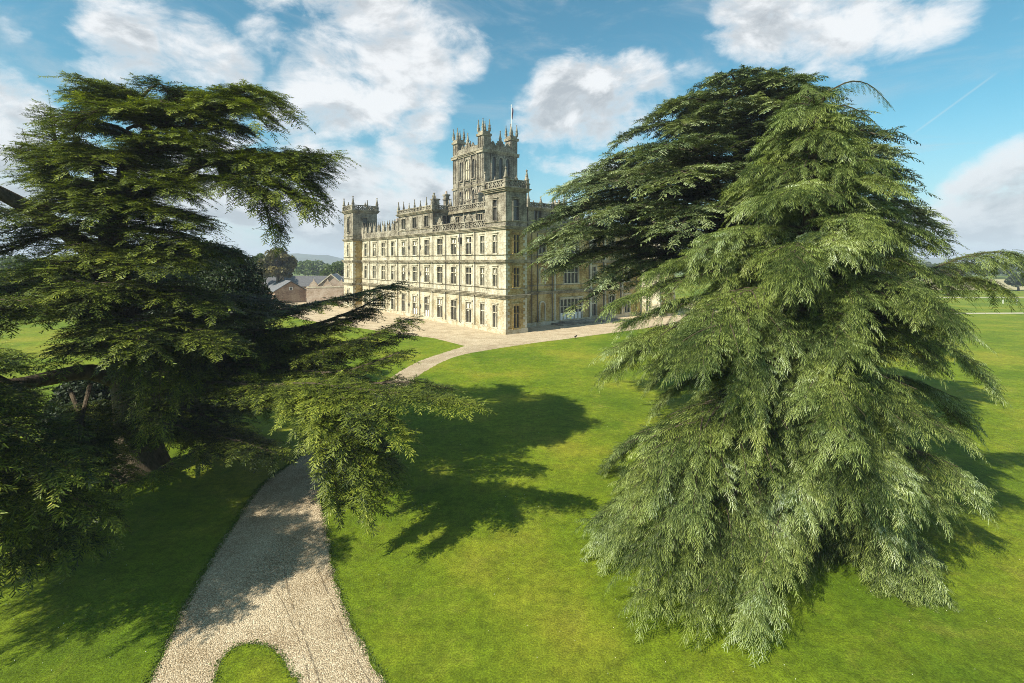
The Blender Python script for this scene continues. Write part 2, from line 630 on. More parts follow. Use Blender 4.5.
# daisies and fallen bits scattered on the near lawn
db = MB()
for _ in range(260):
    d = 13 + 32 * rnd.random() ** 1.6
    x = rnd.uniform(-1.05, 1.05) * d
    if -13 < x < -1 and d < 26 and rnd.random() < .9:
        continue
    db.frustum(x, d, .012, .03, rnd.uniform(.007, .015), .005, 5, rnd.random())
tag(db.build("daisies", M["daisy"]), "tiny white daisies scattered over the near lawn", "daisies", kind="stuff")

# far ground: drives, fields
def strip(name, a, b, w, z, mat):
    a, b = Vector(a), Vector(b)
    t = (b - a).normalized()
    n = Vector((-t.y, t.x)) * w / 2
    return sheet(name, [tuple(a - n), tuple(b - n), tuple(b + n), tuple(a + n)], z, mat)


strip("drive", (60, 112), (400, 126), 2.3, .006, M["drive"])
strip("far_drive", (60, 160), (400, 176), 2.6, .006, M["drive"])
sheet("far_field", [(120, 205), (420, 215), (520, 330), (200, 330)], .006, M["stubble"])
sheet("far_pasture", [(-900, 420), (1400, 420), (1600, 1500), (-1600, 1500)], .005, M["pasture"])


def hill(name, y0, y1, x0, x1, fn, mat, n=90):
    mb = MB()
    rows = []
    for (t, k) in ((0, 0.0), (.35, .55), (.7, .92), (1.0, 1.0), (1.5, .6), (2.2, -.02)):
        row = []
        for i in range(n + 1):
            x = x0 + (x1 - x0) * i / n
            row.append(len(mb.v))
            mb.v.append((x, y0 + (y1 - y0) * t + 20 * math.sin(i * .7), -.5 + max(0.0, fn(x)) * k))
        rows.append(row)
    for r0, r1 in zip(rows, rows[1:]):
        for i in range(n):
            mb.f.append((r0[i], r0[i + 1], r1[i + 1], r1[i]))
    return tag(mb.build(name, mat, smooth=True), kind="structure")


# left ridge (px 290-340, top y 254) and the low blue line at the right
hill("hills", 1900, 2300, -3600, 200, lambda x: 24 * math.exp(-((x + 960) / 150) ** 4) + 10 * math.exp(-((x + 700) / 220) ** 2) + 15 + 6 * math.sin(x * .011) + 3 * math.sin(x * .043), M["hill"])
hill("distant_hills", 2200, 2600, 300, 5200, lambda x: 22 + 6 * math.sin(x * .0032 + 1) + 3 * math.sin(x * .013) + 2.0 * math.sin(x * .037), M["hill"])

# ------------------------------------------------------------------ the castle
castle = empty("castle", (-1.0, 80.6, 0), math.atan2(.621, .784))
tag(castle, "great cream limestone country house with turrets and tall central tower beyond the lawn", "castle")


class Face:
    """maps (s along wall, z, depth inward) of a wall to local xyz"""
    def __init__(f, axis, plane):
        f.axis, f.plane = axis, plane

    def p(f, s, z, d=0.0):
        return (f.plane + d, s, z) if f.axis == "y" else (s, f.plane + d, z)

    def box(f, mb, s0, s1, z0, z1, d0, d1):
        if f.axis == "y":
            mb.box(f.plane + min(d0, d1), f.plane + max(d0, d1), s0, s1, z0, z1)
        else:
            mb.box(s0, s1, f.plane + min(d0, d1), f.plane + max(d0, d1), z0, z1)


def wall_panel(mb, f, s0, s1, z0, z1, ops, depth=.38):
    """wall with real openings: ops = (s0, s1, z0, z1)"""
    ss = sorted({s0, s1} | {v for o in ops for v in o[:2] if s0 < v < s1})
    zs = sorted({z0, z1} | {v for o in ops for v in o[2:] if z0 < v < z1})
    for i in range(len(ss) - 1):
        for j in range(len(zs) - 1):
            sm, zm = (ss[i] + ss[i + 1]) / 2, (zs[j] + zs[j + 1]) / 2
            if any(o[0] < sm < o[1] and o[2] < zm < o[3] for o in ops):
                continue
            mb.quad(f.p(ss[i], zs[j]), f.p(ss[i + 1], zs[j]), f.p(ss[i + 1], zs[j + 1]), f.p(ss[i], zs[j + 1]))
    for (a, b, c, d) in ops:
        if not (s0 <= a and b <= s1 and z0 <= c and d <= z1):
            continue
        mb.quad(f.p(a, c), f.p(a, d), f.p(a, d, depth), f.p(a, c, depth))
        mb.quad(f.p(b, c), f.p(b, d), f.p(b, d, depth), f.p(b, c, depth))
        mb.quad(f.p(a, c), f.p(b, c), f.p(b, c, depth), f.p(a, c, depth))
        mb.quad(f.p(a, d), f.p(b, d), f.p(b, d, depth), f.p(a, d, depth))


def window(f, s, z0, z1, w, parent, lights=2, transom=True, blind=False, hood=True, door=False, stone_m="cream"):
    """mullioned window set in a real opening; returns its opening"""
    a, b = s - w / 2, s + w / 2
    mb = MB()
    j = .13
    f.box(mb, a - j, a + .06, z0, z1 + .0, -.11, .2)
    f.box(mb, b - .06, b + j, z0, z1 + .0, -.11, .2)
    f.box(mb, a - j, b + j, z1, z1 + .26, -.11, .2)
    if hood:
        f.box(mb, a - j - .18, b + j + .18, z1 + .265, z1 + .42, -.24, -.003)
    for k in range(1, lights):
        c = a + w * k / lights
        f.box(mb, c - .085, c + .085, z0, z1 - .002, .03, .23)
    if transom:
        zt = z0 + (z1 - z0) * .66
        f.box(mb, a + .062, b - .062, zt - .08, zt + .08, .035, .225)
    o = mb.build("door" if door else "window", M[stone_m], parent)
    pm = MB()
    pm.quad(f.p(a, z0, .30), f.p(b, z0, .30), f.p(b, z1, .30), f.p(a, z1, .30))
    pm.build("pane", M["glass"], o)
    if blind:
        bm = MB()
        n = lights
        for k in range(n):
            if rnd.random() < .75:
                c0, c1 = a + w * k / n + .1, a + w * (k + 1) / n - .1
                h = (z1 - z0) * rnd.choice((.3, .45, .55))
                f.box(bm, c0, c1, z1 - h, z1 - .05, .26, .28)
        if bm.v:
            bm.build("blind", M["blind"], o)
    if door:
        dm = MB()
        for k in range(lights):
            c0, c1 = a + w * k / lights + .1, a + w * (k + 1) / lights - .1
            f.box(dm, c0, c1, z0, z0 + (z1 - z0) * .36, .18, .29)
        dm.build("door_panel", M["white"], o)
    else:
        sm = MB()
        f.box(sm, a - j - .1, b + j + .1, z0 - .2, z0 - .002, -.2, .2)
        sm.build("sill", M[stone_m], o)
    return (a, b, z0, z1)


def pinnacle(x, y, z0, h, r, parent, mat="weathered"):
    mb = MB()
    mb.frustum(x, y, z0, z0 + h * .22, r * 1.15, r * 1.15)
    mb.frustum(x, y, z0 + h * .22 + .002, z0 + h * .28, r * 1.45, r * 1.45)
    mb.frustum(x, y, z0 + h * .28 + .004, z0 + h * .45, r, r * .85)
    mb.frustum(x, y, z0 + h * .45 + .002, z0 + h * .50, r * 1.2, r * 1.1)
    mb.frustum(x, y, z0 + h * .50 + .002, z0 + h * .90, r * .8, r * .22)
    mb.frustum(x, y, z0 + h * .90 + .002, z0 + h * .95, r * .45, r * .45, 6)
    mb.frustum(x, y, z0 + h * .95 + .002, z0 + h, r * .3, r * .05, 6)
    return mb.build("pinnacle", M[mat], parent)


def ring(mb, x0, x1, y0, y1, z0, z1, e):
    """a moulding band going round a rectangular block, projecting by e"""
    mb.box(x0 - e, x1 + e, y0 - e, y0 - .003, z0, z1)
    mb.box(x0 - e, x1 + e, y1 + .003, y1 + e, z0, z1)
    mb.box(x0 - e, x0 - .003, y0 - .003, y1 + .003, z0, z1)
    mb.box(x1 + .003, x1 + e, y0 - .003, y1 + .003, z0, z1)


def cornice_ring(x0, x1, y0, y1, z, h, e, parent, name="cornice", mat="cornice"):
    mb = MB()
    ring(mb, x0, x1, y0, y1, z, z + h * .4, e * .45)
    ring(mb, x0, x1, y0, y1, z + h * .4 + .002, z + h * .75, e * .75)
    ring(mb, x0, x1, y0, y1, z + h * .75 + .002, z + h, e)
    return mb.build(name, M[mat], parent)


def band(f, s0, s1, z, h, e, parent, name="cornice", mat="cornice"):
    mb = MB()
    f.box(mb, s0, s1, z, z + h * .4, -e * .45, -.003)
    f.box(mb, s0, s1, z + h * .4 + .002, z + h * .75, -e * .75, -.003)
    f.box(mb, s0, s1, z + h * .75 + .002, z + h, -e, -.003)
    return mb.build(name, M[mat], parent)


def balustrade(f, s0, s1, z0, z1, parent, d0=-.15, d1=.2, bay=1.25, mat="weathered"):
    mb = MB()
    f.box(mb, s0, s1, z0, z0 + .22, d0 - .05, d1 + .05)
    f.box(mb, s0, s1, z1 - .2, z1, d0 - .06, d1 + .06)
    n = max(1, round((s1 - s0) / bay))
    w = (s1 - s0) / n
    for i in range(n + 1):
        c = s0 + w * i
        f.box(mb, max(s0, c - .13), min(s1, c + .13), z0 + .222, z1 - .202, d0, d1)
    zm, hh = (z0 + z1) / 2, (z1 - z0) / 2 - .21
    for i in range(n):
        c = s0 + w * (i + .5)
        # pierced strapwork: a lozenge ring and its cross
        hw = w / 2 - .14
        t = .13
        outer = [(c - hw, zm), (c, zm + hh), (c + hw, zm), (c, zm - hh)]
        inner = [(c - hw + t * 1.6, zm), (c, zm + hh - t * 1.6), (c + hw - t * 1.6, zm), (c, zm - hh + t * 1.6)]
        for k in range(4):
            q = [outer[k], outer[(k + 1) % 4], inner[(k + 1) % 4], inner[k]]
            off = Vector(f.p(0, 0, d1 - .05)) - Vector(f.p(0, 0, d0 + .05))
            mb.prism([f.p(a, b, d0 + .05) for a, b in q], off)
    return mb.build("balustrade", M[mat], parent)


def crest(f, s, z0, parent, w=1.7, h=1.2, d0=-.12, d1=.2):
    """carved shield cresting standing on a parapet"""
    mb = MB()
    pts = [(-.5, 0), (.5, 0), (.5, .35), (.32, .45), (.30, .7), (.12, .8), (.08, 1.0), (-.08, 1.0), (-.12, .8), (-.30, .7), (-.32, .45), (-.5, .35)]
    off = Vector(f.p(0, 0, d1)) - Vector(f.p(0, 0, d0))
    mb.prism([f.p(s + a * w, z0 + b * h, d0) for a, b in pts], off)
    f.box(mb, s - .3, s + .3, z0 + h * .2, z0 + h * .6, d0 - .09, d0 - .003)
    return mb.build("crest", M["weathered"], parent)


def quoins(x, y, z0, z1, sx, sy, parent):
    mb = MB()
    z, k = z0, 0
    while z < z1 - .3:
        a, b = (.75, .42) if k % 2 else (.42, .75)
        x0, x1 = sorted((x - sx * .035, x + sx * a))
        y0, y1 = sorted((y - sy * .035, y + sy * b))
        mb.box(x0, x1, y0, y1, z, min(z1, z + .44))
        z += .47
        k += 1
    return mb.build("quoins", M["trim"], parent)


LEV = [(0.0, 5.9), (6.35, 11.65), (12.1, 17.15)]
WZ = [(.9, 4.55), (7.65, 10.75), (13.15, 16.2)]


def turret(name, x0, x1, y0, y1, top, win_left, win_right, label=None, pin_h=2.4):
    """square corner turret of the house, cornice at 'top'"""
    t = MB()
    fl, fr = Face("y", x0), Face("x", y0)
    levels = [(0, 5.9, "ochre"), (5.9, 11.65, "cream"), (11.65, 17.2, "cream"), (17.2, top, "weathered")]
    root = None
    wz = WZ + [(18.6, 22.0)] if top < 24.4 else WZ + [(19.4, 23.0)]
    for k, (a, b, mt) in enumerate(levels):
        mb = MB()
        z0, z1 = wz[k]
        ol, orr = [], []
        if win_left:
            c = (y0 + y1) / 2
            ol = [(c - .65, c + .65, z0, z1)]
        if win_right:
            c = (x0 + x1) / 2
            orr = [(c - .65, c + .65, z0, z1)]
        wall_panel(mb, fl, y0, y1, a, b, ol)
        mr = MB()
        wall_panel(mr, fr, x0, x1, a, b, orr)
        mb.quad((x1, y0, a), (x1, y1, a), (x1, y1, b), (x1, y0, b))
        mb.quad((x0, y1, a), (x1, y1, a), (x1, y1, b), (x0, y1, b))
        if k == 0:
            root = mb.build(name, M[mt], castle)
            if label:
                root["label"] = label
        else:
            mb.build("turret_wall", M[mt], root)
        mr.build("turret_side_wall", M["stained_shade" if k < 3 else mt], root)
        if win_left:
            window(fl, (y0 + y1) / 2, z0, z1, 1.3, root, 1 if k == 3 else 2, True, blind=(k in (1, 2)), stone_m=("cream" if k < 3 else "weathered"))
        if win_right:
            window(fr, (x0 + x1) / 2, z0, z1, 1.3, root, 1 if k == 3 else 2, True, blind=False, stone_m=("stained_shade" if k < 3 else "weathered"))
    for z, h, e in ((5.75, .6, .5), (11.5, .6, .5), (17.05, .55, .45)):
        cornice_ring(x0, x1, y0, y1, z, h, e, root)
    cornice_ring(x0, x1, y0, y1, top - .35, .6, .6, root)
    mb = MB(); ring(mb, x0, x1, y0, y1, 0, .75, .16); mb.build("plinth", M["ochre"], root)
    for z in (7.3, 12.85, 18.3):
        mb = MB(); ring(mb, x0, x1, y0, y1, z, z + .16, .14); mb.build("string_course", M["cornice"], root)
    mb = MB(); mb.box(x0, x1, y0, y1, top - .05, top + .25); mb.build("turret_roof", M["lead"], root)
    for f, s0, s1 in ((fl, y0, y1), (fr, x0, x1), (Face("y", x1 - .05), y0, y1), (Face("x", y1 - .05), x0, x1)):
        balustrade(f, s0 + .2, s1 - .2, top + .26, top + 1.6, root, bay=1.1)
    for (x, y) in ((x0, y0), (x1, y0), (x0, y1), (x1, y1)):
        pinnacle(x, y, top + .25, pin_h + 1.3, .42, root)
    for (x, y) in (((x0 + x1) / 2, y0), (x0, (y0 + y1) / 2)):
        pinnacle(x, y, top + 1.3, pin_h * .55, .24, root)
    quoins(x0, y0, .8, 17, 1, 1, root)
    quoins(x1, y0, .8, 17, -1, 1, root)
    quoins(x0, y1, .8, 17, 1, -1, root)
    return root


FL, FR = Face("y", .35), Face("x", 5.0)
cols = [6.95, 11.3, 16.4, 21.5, 26.7, 31.9, 37.1, 42.5, 47.8, 53.0, 58.2]
# left (sunlit) front, storey by storey
for k, (mt, nm) in enumerate((("ochre", "ground_floor_wall"), ("cream", "first_floor_wall"), ("cream", "second_floor_wall"))):
    mb = MB()
    ops = []
    z0, z1 = WZ[k]
    for i, b in enumerate(cols):
        w = 1.4 if i == 0 else 1.95
        dr = (k == 0 and i in (4, 5))
        ops.append(window(FL, b, .35 if dr else z0, z1, w, castle, 2, True, blind=rnd.random() < .6, door=dr))
    za, zb = ((0, 5.9), (5.9, 11.65), (11.65, 17.2))[k]
    wall_panel(mb, FL, 5.8, 61, za, zb, ops)
    mb.build(nm, M[mt], castle)
    if k:
        pass
for z, h, e in ((5.75, .6, .5), (11.5, .6, .5), (17.05, .55, .5)):
    band(FL, 5.8, 61, z, h, e, castle)
for z in (7.3, 12.85):
    band(FL, 5.8, 61, z, .18, .14, castle, "string_course")
    band(FL, 5.8, 61, z - .95, .12, .10, castle, "string_course")
pl = MB(); FL.box(pl, 5.8, 61, 0, .7, -.15, -.003); pl.build("plinth", M["ochre"], castle)
# slim pilasters and iron downpipes between the bays
mids = [(a + b) / 2 for a, b in zip(cols, cols[1:])]
for i, s in enumerate(mids):
    mb = MB()
    big_ = (i == 1)
    r_ = .13 if big_ else .07
    mb.tube([FL.p(s, .7, -.30), FL.p(s, 17.0, -.30)], [r_, r_], 6)
    if big_:
        FL.box(mb, s - .35, s + .35, 15.4, 16.2, -.48, -.10)
        FL.box(mb, s - .2, s + .2, 15.0, 15.4, -.42, -.14)
    mb.build("drainpipe", M["pipe"], castle)
    for (za, zb) in ((.72, 5.7), (8.0, 11.45), (13.3, 17.0)):
        pass
pz = MB()
for s in mids:
    for (za, zb) in ((.71, 5.74), (7.6, 11.49), (13.1, 17.04)):
        FL.box(pz, s + .35, s + .62, za, zb, -.09, -.003)
pz.build("pilasters", M["trim"], castle)
# wall plaques (small carved panels) between first windows
for k in range(3):
    for s in (29.3, 34.5):
        mb = MB()
        z = WZ[k][0] + 1.6
        mb.prism([FL.p(s - .25, z, -.09), FL.p(s, z + .55, -.09), FL.p(s + .25, z, -.09), FL.p(s, z - .55, -.09)], (.085, 0, 0))
        mb.build("carved_boss", M["pipe"], castle)

turret("corner_turret", 0, 4.4, 0, 5.8, 23.6, True, True, "sunlit square turret at the near corner of the house", 2.0)
turret("corner_turret", -2.0, 4.4, 61, 67.4, 24.7, True, True, "far square turret at the left end of the long front", 2.3)
turret("corner_turret", 41.3, 47.0, 0, 5.6, 23.6, True, True, "right end turret half hidden behind the cedars", 2.0)

# right (shaded) front
rc = [12.3, 19.85, 26.1, 31.8, 36.8]
for k, (mt, nm) in enumerate((("stained_shade", "ground_floor_wall"), ("stained_shade", "first_floor_wall"), ("stained_shade", "second_floor_wall"))):
    mb = MB()
    ops = []
    z0, z1 = WZ[k]
    for i, s in enumerate(rc):
        if i == 0 and k < 2:
            # blind arched niche
            nb = MB()
            arch = [(s - .8, z0)] + [(s + .8 * math.cos(a), z1 - .8 + .8 * math.sin(a)) for a in [math.pi * (1 - q / 8) for q in range(9)]] + [(s + .8, z0)]
            inner = [(s - .55, z0)] + [(s + .55 * math.cos(a), z1 - .8 + .55 * math.sin(a)) for a in [math.pi * (1 - q / 8) for q in range(9)]] + [(s + .55, z0)]
            for q in range(len(arch) - 1):
                nb.prism([FR.p(*arch[q], -.18), FR.p(*arch[q + 1], -.18), FR.p(*inner[q + 1], -.18), FR.p(*inner[q], -.18)], (0, .175, 0))
            nb.build("niche", M["trim"], castle)
            continue
        wide = (i == 1)
        dr = wide and k == 0
        ops.append(window(FR, s, .45 if dr else z0, z1, 6.0 if (wide and k == 0) else (4.0 if wide else 1.9), castle, 6 if (wide and k == 0) else (4 if wide else 2), True, blind=not wide and rnd.random() < .4, door=dr))
    za, zb = ((0, 5.9), (5.9, 11.65), (11.65, 17.2))[k]
    wall_panel(mb, FR, 4.4, 41.3, za, zb, ops)
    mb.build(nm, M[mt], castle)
for z, h, e in ((5.75, .6, .5), (11.5, .6, .5), (17.05, .55, .5)):
    band(FR, 4.4, 41.3, z, h, e, castle)
for z in (7.3, 12.85):
    band(FR, 4.4, 41.3, z, .18, .14, castle, "string_course")
pl = MB(); FR.box(pl, 4.4, 41.3, 0, .7, -.15, -.003); pl.build("plinth", M["ochre"], castle)
tb = MB(); FR.box(tb, 14.5, 30, 0, .28, -3.2, -.16); FR.box(tb, 16.5, 24, .282, .44, -1.6, -.165); tb.build("terrace_step", M["weathered"], castle)
for s in (9.6, 11.0, 14.6, 24.6, 28.9, 34.3, 39.5):
    mb = MB()
    mb.tube([FR.p(s, .7, -.28), FR.p(s, 17.0, -.28)], [.09, .09], 6)
    mb.build("drainpipe", M["pipe"], castle)
pz = MB()
for s in (15.3, 25.2, 29.5, 34.9):
    FR.box(pz, s, s + .45, .71, 17.0, -.12, -.003)
pz.build("pilasters", M["trim"], castle)

# roof and hidden back walls
mb = MB()
mb.box(.75, 44, 5.8, 66.5, 17.22, 17.5)
mb.build("roof", M["lead"], castle)
mb = MB()
mb.box(43.8, 44.2, 5.6, 66, 0, 17.2); mb.box(4.4, 44.2, 66.0, 66.4, 0, 17.2); mb.box(.36, .74, 66, 67, 0, 1)
mb.build("rear_wall", M["cream"], castle)

# parapet of the left front: pierced balustrade near, battlemented far
balustrade(FL, 5.85, 24.2, 17.62, 19.0, castle, bay=1.3)
for s in cols[1:4]:
    crest(FL, s, 19.0, castle, 2.0, 1.35)
fp = MB()
FL.box(fp, 39.8, 61, 17.61, 18.9, -.12, .25)
fp.build("parapet", M["weathered"], castle)
for s in (40.6, 42.5, 45.1, 47.8, 50.4, 53.0, 55.6, 58.2, 60.4):
    mb = MB()
    FL.box(mb, s - .75, s + .75, 18.9, 19.9, -.14, .27)
    off = (.41, 0, 0)
    mb.prism([FL.p(s - .6, 19.9, -.14), FL.p(s + .6, 19.9, -.14), FL.p(s, 20.5, -.14)], off)
    m_ = mb.build("merlon", M["weathered"], castle)
    for q in (-.6, .6):
        pinnacle(.4, s + q, 19.902, 1.5, .17, m_)
for f, a, b in ((FR, 17.2, 41.2),):
    balustrade(f, a, b, 17.62, 19.0, castle, bay=1.3)
    for s in rc[1:]:
        crest(f, s, 19.0, castle, 2.0, 1.3)


def pavilion(x0, x1, y0, y1, ztop, wins_l, wins_r, label):
    fl, fr = Face("y", x0), Face("x", y0)
    z0 = 17.52
    mb = MB()
    ol = [(c - .95, c + .95, 18.9, 21.1) for c in wins_l]
    orr = [(c - .95, c + .95, 18.9, 21.1) for c in wins_r]
    wall_panel(mb, fl, y0, y1, z0, ztop, ol)
    wall_panel(mb, fr, x0, x1, z0, ztop, orr)
    mb.quad((x1, y0, z0), (x1, y1, z0), (x1, y1, ztop), (x1, y0, ztop))
    mb.quad((x0, y1, z0), (x1, y1, z0), (x1, y1, ztop), (x0, y1, ztop))
    root = mb.build("pavilion", M["weathered"], castle)
    root["label"] = label
    for c in wins_l:
        window(fl, c, 18.9, 21.1, 1.9, root, 2, False, hood=False, stone_m="weathered")
    for c in wins_r:
        window(fr, c, 18.9, 21.1, 1.9, root, 2, False, hood=False, stone_m="weathered")
    cornice_ring(x0, x1, y0, y1, ztop - .3, .5, .5, root)
    mb = MB(); ring(mb, x0, x1, y0, y1, 18.45, 18.6, .12); mb.build("string_course", M["cornice"], root)
    mb = MB(); mb.box(x0, x1, y0, y1, ztop, ztop + .22); mb.build("pavilion_roof", M["lead"], root)
    balustrade(fl, y0 + .2, y1 - .2, ztop + .23, ztop + 1.15, root, bay=1.2)
    balustrade(fr, x0 + .2, x1 - .2, ztop + .23, ztop + 1.15, root, bay=1.2)
    balustrade(Face("x", y1 - .05), x0 + .2, x1 - .2, ztop + .23, ztop + 1.15, root, bay=1.2)
    n = 6
    for i in range(n + 1):
        pinnacle(x0, y0 + (y1 - y0) * i / n, ztop + .22, 2.9 if i in (0, n) else 2.3 + .5 * (i % 2), .34 if i in (0, n) else .24, root)
    m = 3
    for i in range(1, m + 1):
        pinnacle(x0 + (x1 - x0) * i / m, y0, ztop + .22, 2.9 if i == m else 2.2, .30, root)
    pinnacle(x1, y1, ztop + .22, 2.8, .3, root)
    return root


pavilion(.32, 11.5, 24.3, 39.7, 22.0, (26.7, 31.9, 37.1), (3.5, 7.5), "attic pavilion with pinnacles rising over the middle of the long front")
pavilion(9.0, 18.0, 5.02, 14.0, 21.4, (7.4, 11.2), (11.2, 15.2), "attic pavilion behind the near turret on the shaded side")

# recessed attic storey behind the balustrade
fa = Face("y", 4.2)
mb = MB()
ops = [(c - 1.25, c + 1.25, 18.4, 20.7) for c in (9.5, 13.6, 17.7, 21.6)]
wall_panel(mb, fa, 5.85, 24.25, 17.52, 21.3, ops)
att = mb.build("attic_wall", M["weathered"], castle)
for c in (9.5, 13.6, 17.7, 21.6):
    window(fa, c, 18.4, 20.7, 2.5, att, 3, False, hood=False, stone_m="cornice")
mb = MB(); mb.box(3.6, 13, 5.9, 24.2, 21.31, 21.75); mb.build("attic_roof", M["cornice"], castle)
balustrade(Face("y", 4.0), 5.95, 24.1, 21.76, 22.9, castle, bay=1.3)
for s in (7.6, 11.6, 15.6, 19.7, 23.4):
    pinnacle(4.0, s, 22.0, 2.6, .28, castle)
for s in (9.0, 13.0, 17.0, 21.0):
    pinnacle(.4, s, 19.0, 1.7, .22, castle)
mb = MB(); mb.box(13, 40, 15, 60, 17.52, 20.8); mb.build("inner_attic", M["weathered"], castle)
mb = MB(); mb.box(12.6, 40.4, 14.6, 60.4, 20.81, 21.2); mb.build("inner_roof", M["lead"], castle)


def chimney(x, y, z0, z1, w, l):
    mb = MB()
    mb.box(x - w / 2, x + w / 2, y - l / 2, y + l / 2, z0, z1)
    mb.box(x - w / 2 - .15, x + w / 2 + .15, y - l / 2 - .15, y + l / 2 + .15, z1 + .002, z1 + .3)
    mb.box(x - w / 2 - .15, x + w / 2 + .15, y - l / 2 - .15, y + l / 2 + .15, z1 - .9, z1 - .7)
    o = mb.build("chimney", M["weathered"], castle)
    n = max(1, int(l / .9))
    for i in range(n):
        p = MB()
        p.frustum(x, y - l / 2 + l * (i + .5) / n, z1 + .302, z1 + 1.0, .24, .19, 8, 0)
        p.build("chimney_pot", M["pinkbrick"], o)


for c in ((8.0, 21.8, 21.75, 24.2, 1.5, 1.6), (8.2, 19.4, 21.75, 25.3, 1.3, 1.3), (10.5, 20.3, 21.75, 24.4, 1.2, 2.2), (5.5, 32.4, 22.2, 25.2, 1.3, 1.4), (4.5, 26.0, 22.2, 25.4, .9, .9),
          (20.4, 9.5, 17.5, 23.2, 1.2, 2.4), (24.5, 12.0, 17.5, 22.6, 1.4, 2.0), (30, 13, 17.5, 22.6, 1.4, 2.0), (7.0, 14.5, 21.75, 24.0, 1.2, 2.0), (9.5, 11.0, 21.75, 23.8, 1.2, 1.6), (6.0, 46.0, 17.5, 22.4, 1.4, 2.2), (7.0, 54.0, 17.5, 21.8, 1.3, 2.0), (22, 50, 21.2, 24.6, 1.4, 3.0), (14, 55, 21.2, 24.0, 1.4, 2.4)):
    chimney(*c)

# statue-like finial group at the pavilion's near corner
pinnacle(.9, 24.8, 23.1, 2.6, .5, castle)


# ---- the great tower
TX0, TX1, TY0, TY1 = 16.0, 23.9, 28.8, 39.4
TE = .88
BX0, BX1, BY0, BY1 = TX0 - TE, TX1 + TE, TY0 - TE, TY1 + TE
mb = MB(); mb.box(BX0, BX1, BY0, BY1, 17.5, 36.6)
tower = mb.build("great_tower", M["weathered"], castle)
tower["label"] = "tall weathered central tower with four pinnacled corner turrets"
tl, trr = Face("y", BX0), Face("x", BY0)


def lancet(f, s, z0, z1, w, parent, dark=True, proud=.3):
    ra = w / 2
    def arch(r, ex):
        return [(s - r, z0 - ex)] + [(s + r * math.cos(a), z1 - ra + r * 1.25 * math.sin(a)) for a in [math.pi * (1 - q / 10) for q in range(11)]] + [(s + r, z0 - ex)]
    outer, inner = arch(ra + .28, .25), arch(ra, 0)
    off = Vector(f.p(0, 0, -.003)) - Vector(f.p(0, 0, -proud))
    sb = MB()
    for q in range(len(outer) - 1):
        sb.prism([f.p(*outer[q], -proud), f.p(*outer[q + 1], -proud), f.p(*inner[q + 1], -proud), f.p(*inner[q], -proud)], off)
    sb.prism([f.p(s - ra - .4, z0 - .45, -proud - .1), f.p(s + ra + .4, z0 - .45, -proud - .1), f.p(s + ra + .4, z0 - .26, -proud - .1), f.p(s - ra - .4, z0 - .26, -proud - .1)], off * ((proud + .09) / proud))
    if w > 1.3:
        f.box(sb, s - .08, s + .08, z0, z1 - .1, -.14, -.03)
        f.box(sb, s - ra, s - .082, (z0 + z1) / 2 - .1, (z0 + z1) / 2 + .1, -.13, -.03)
        f.box(sb, s + .082, s + ra, (z0 + z1) / 2 - .1, (z0 + z1) / 2 + .1, -.13, -.03)
    o = sb.build("window" if dark else "niche", M["weathered"], parent)
    pb = MB()
    pb.poly([f.p(a, b, -.012) for a, b in inner])
    pb.build("pane" if dark else "niche_back", M["glass"] if dark else M["ochre"], o)


tc_ = (TY0 + TY1) / 2
for (z0, z1) in ((23.2, 28.4), (31.0, 35.4)):
    lancet(tl, tc_, z0, z1, 1.7, tower, False)
    for o_ in (-2.7, 2.7):
        lancet(tl, tc_ + o_, z0 + .2, z1 - .2, .9, tower, True)
tcx = (TX0 + TX1) / 2
for o_ in (-1.95, 0, 1.95):
    lancet(trr, tcx + o_, 30.6, 35.4, 1.15, tower, True, .4)
    lancet(trr, tcx + o_, 22.9, 27.5, 1.0, tower, True)
for z, h, e in ((28.9, .5, .3), (36.3, .7, .55)):
    cornice_ring(BX0, BX1, BY0, BY1, z if z > 30 else 29.6 - .7, h, e, tower)
mb = MB(); ring(mb, BX0, BX1, BY0, BY1, 30.2, 30.4, .12); ring(mb, BX0, BX1, BY0, BY1, 22.3, 22.5, .14); mb.build("string_course", M["cornice"], tower)
pz = MB()
for s in (tc_ - 3.9, tc_ - 1.5, tc_ + 1.5, tc_ + 3.9):
    tl.box(pz, s - .22, s + .22, 17.6, 36.28, -.26, -.003)
for s in (tcx - 2.75, tcx - .98, tcx + .98, tcx + 2.75):
    trr.box(pz, s - .13, s + .13, 17.6, 36.28, -.3, -.003)
pz.build("pilasters", M["weathered"], tower)
mb = MB(); mb.box(BX0, BX1, BY0, BY1, 36.62, 36.9); mb.build("tower_roof", M["lead"], tower)
for f, a, b in ((tl, TY0, TY1), (trr, TX0, TX1), (Face("y", BX1), TY0, TY1), (Face("x", BY1), TX0, TX1)):
    mb = MB(); f.box(mb, a + 1, b - 1, 36.92, 38.3, -.2, .2); mb.build("tower_parapet", M["weathered"], tower)
    c = (a + b) / 2
    crest(f, c, 38.3, tower, 2.4, 1.5)
    for q in (-2.1, 2.1):
        crest(f, c + q, 38.3, tower, 1.1, .9)
for (x, y) in ((BX0, tc_), (BX1, tc_), (tcx, BY0), (tcx, BY1)):
    pinnacle(x, y, 38.3, 3.6, .36, tower)
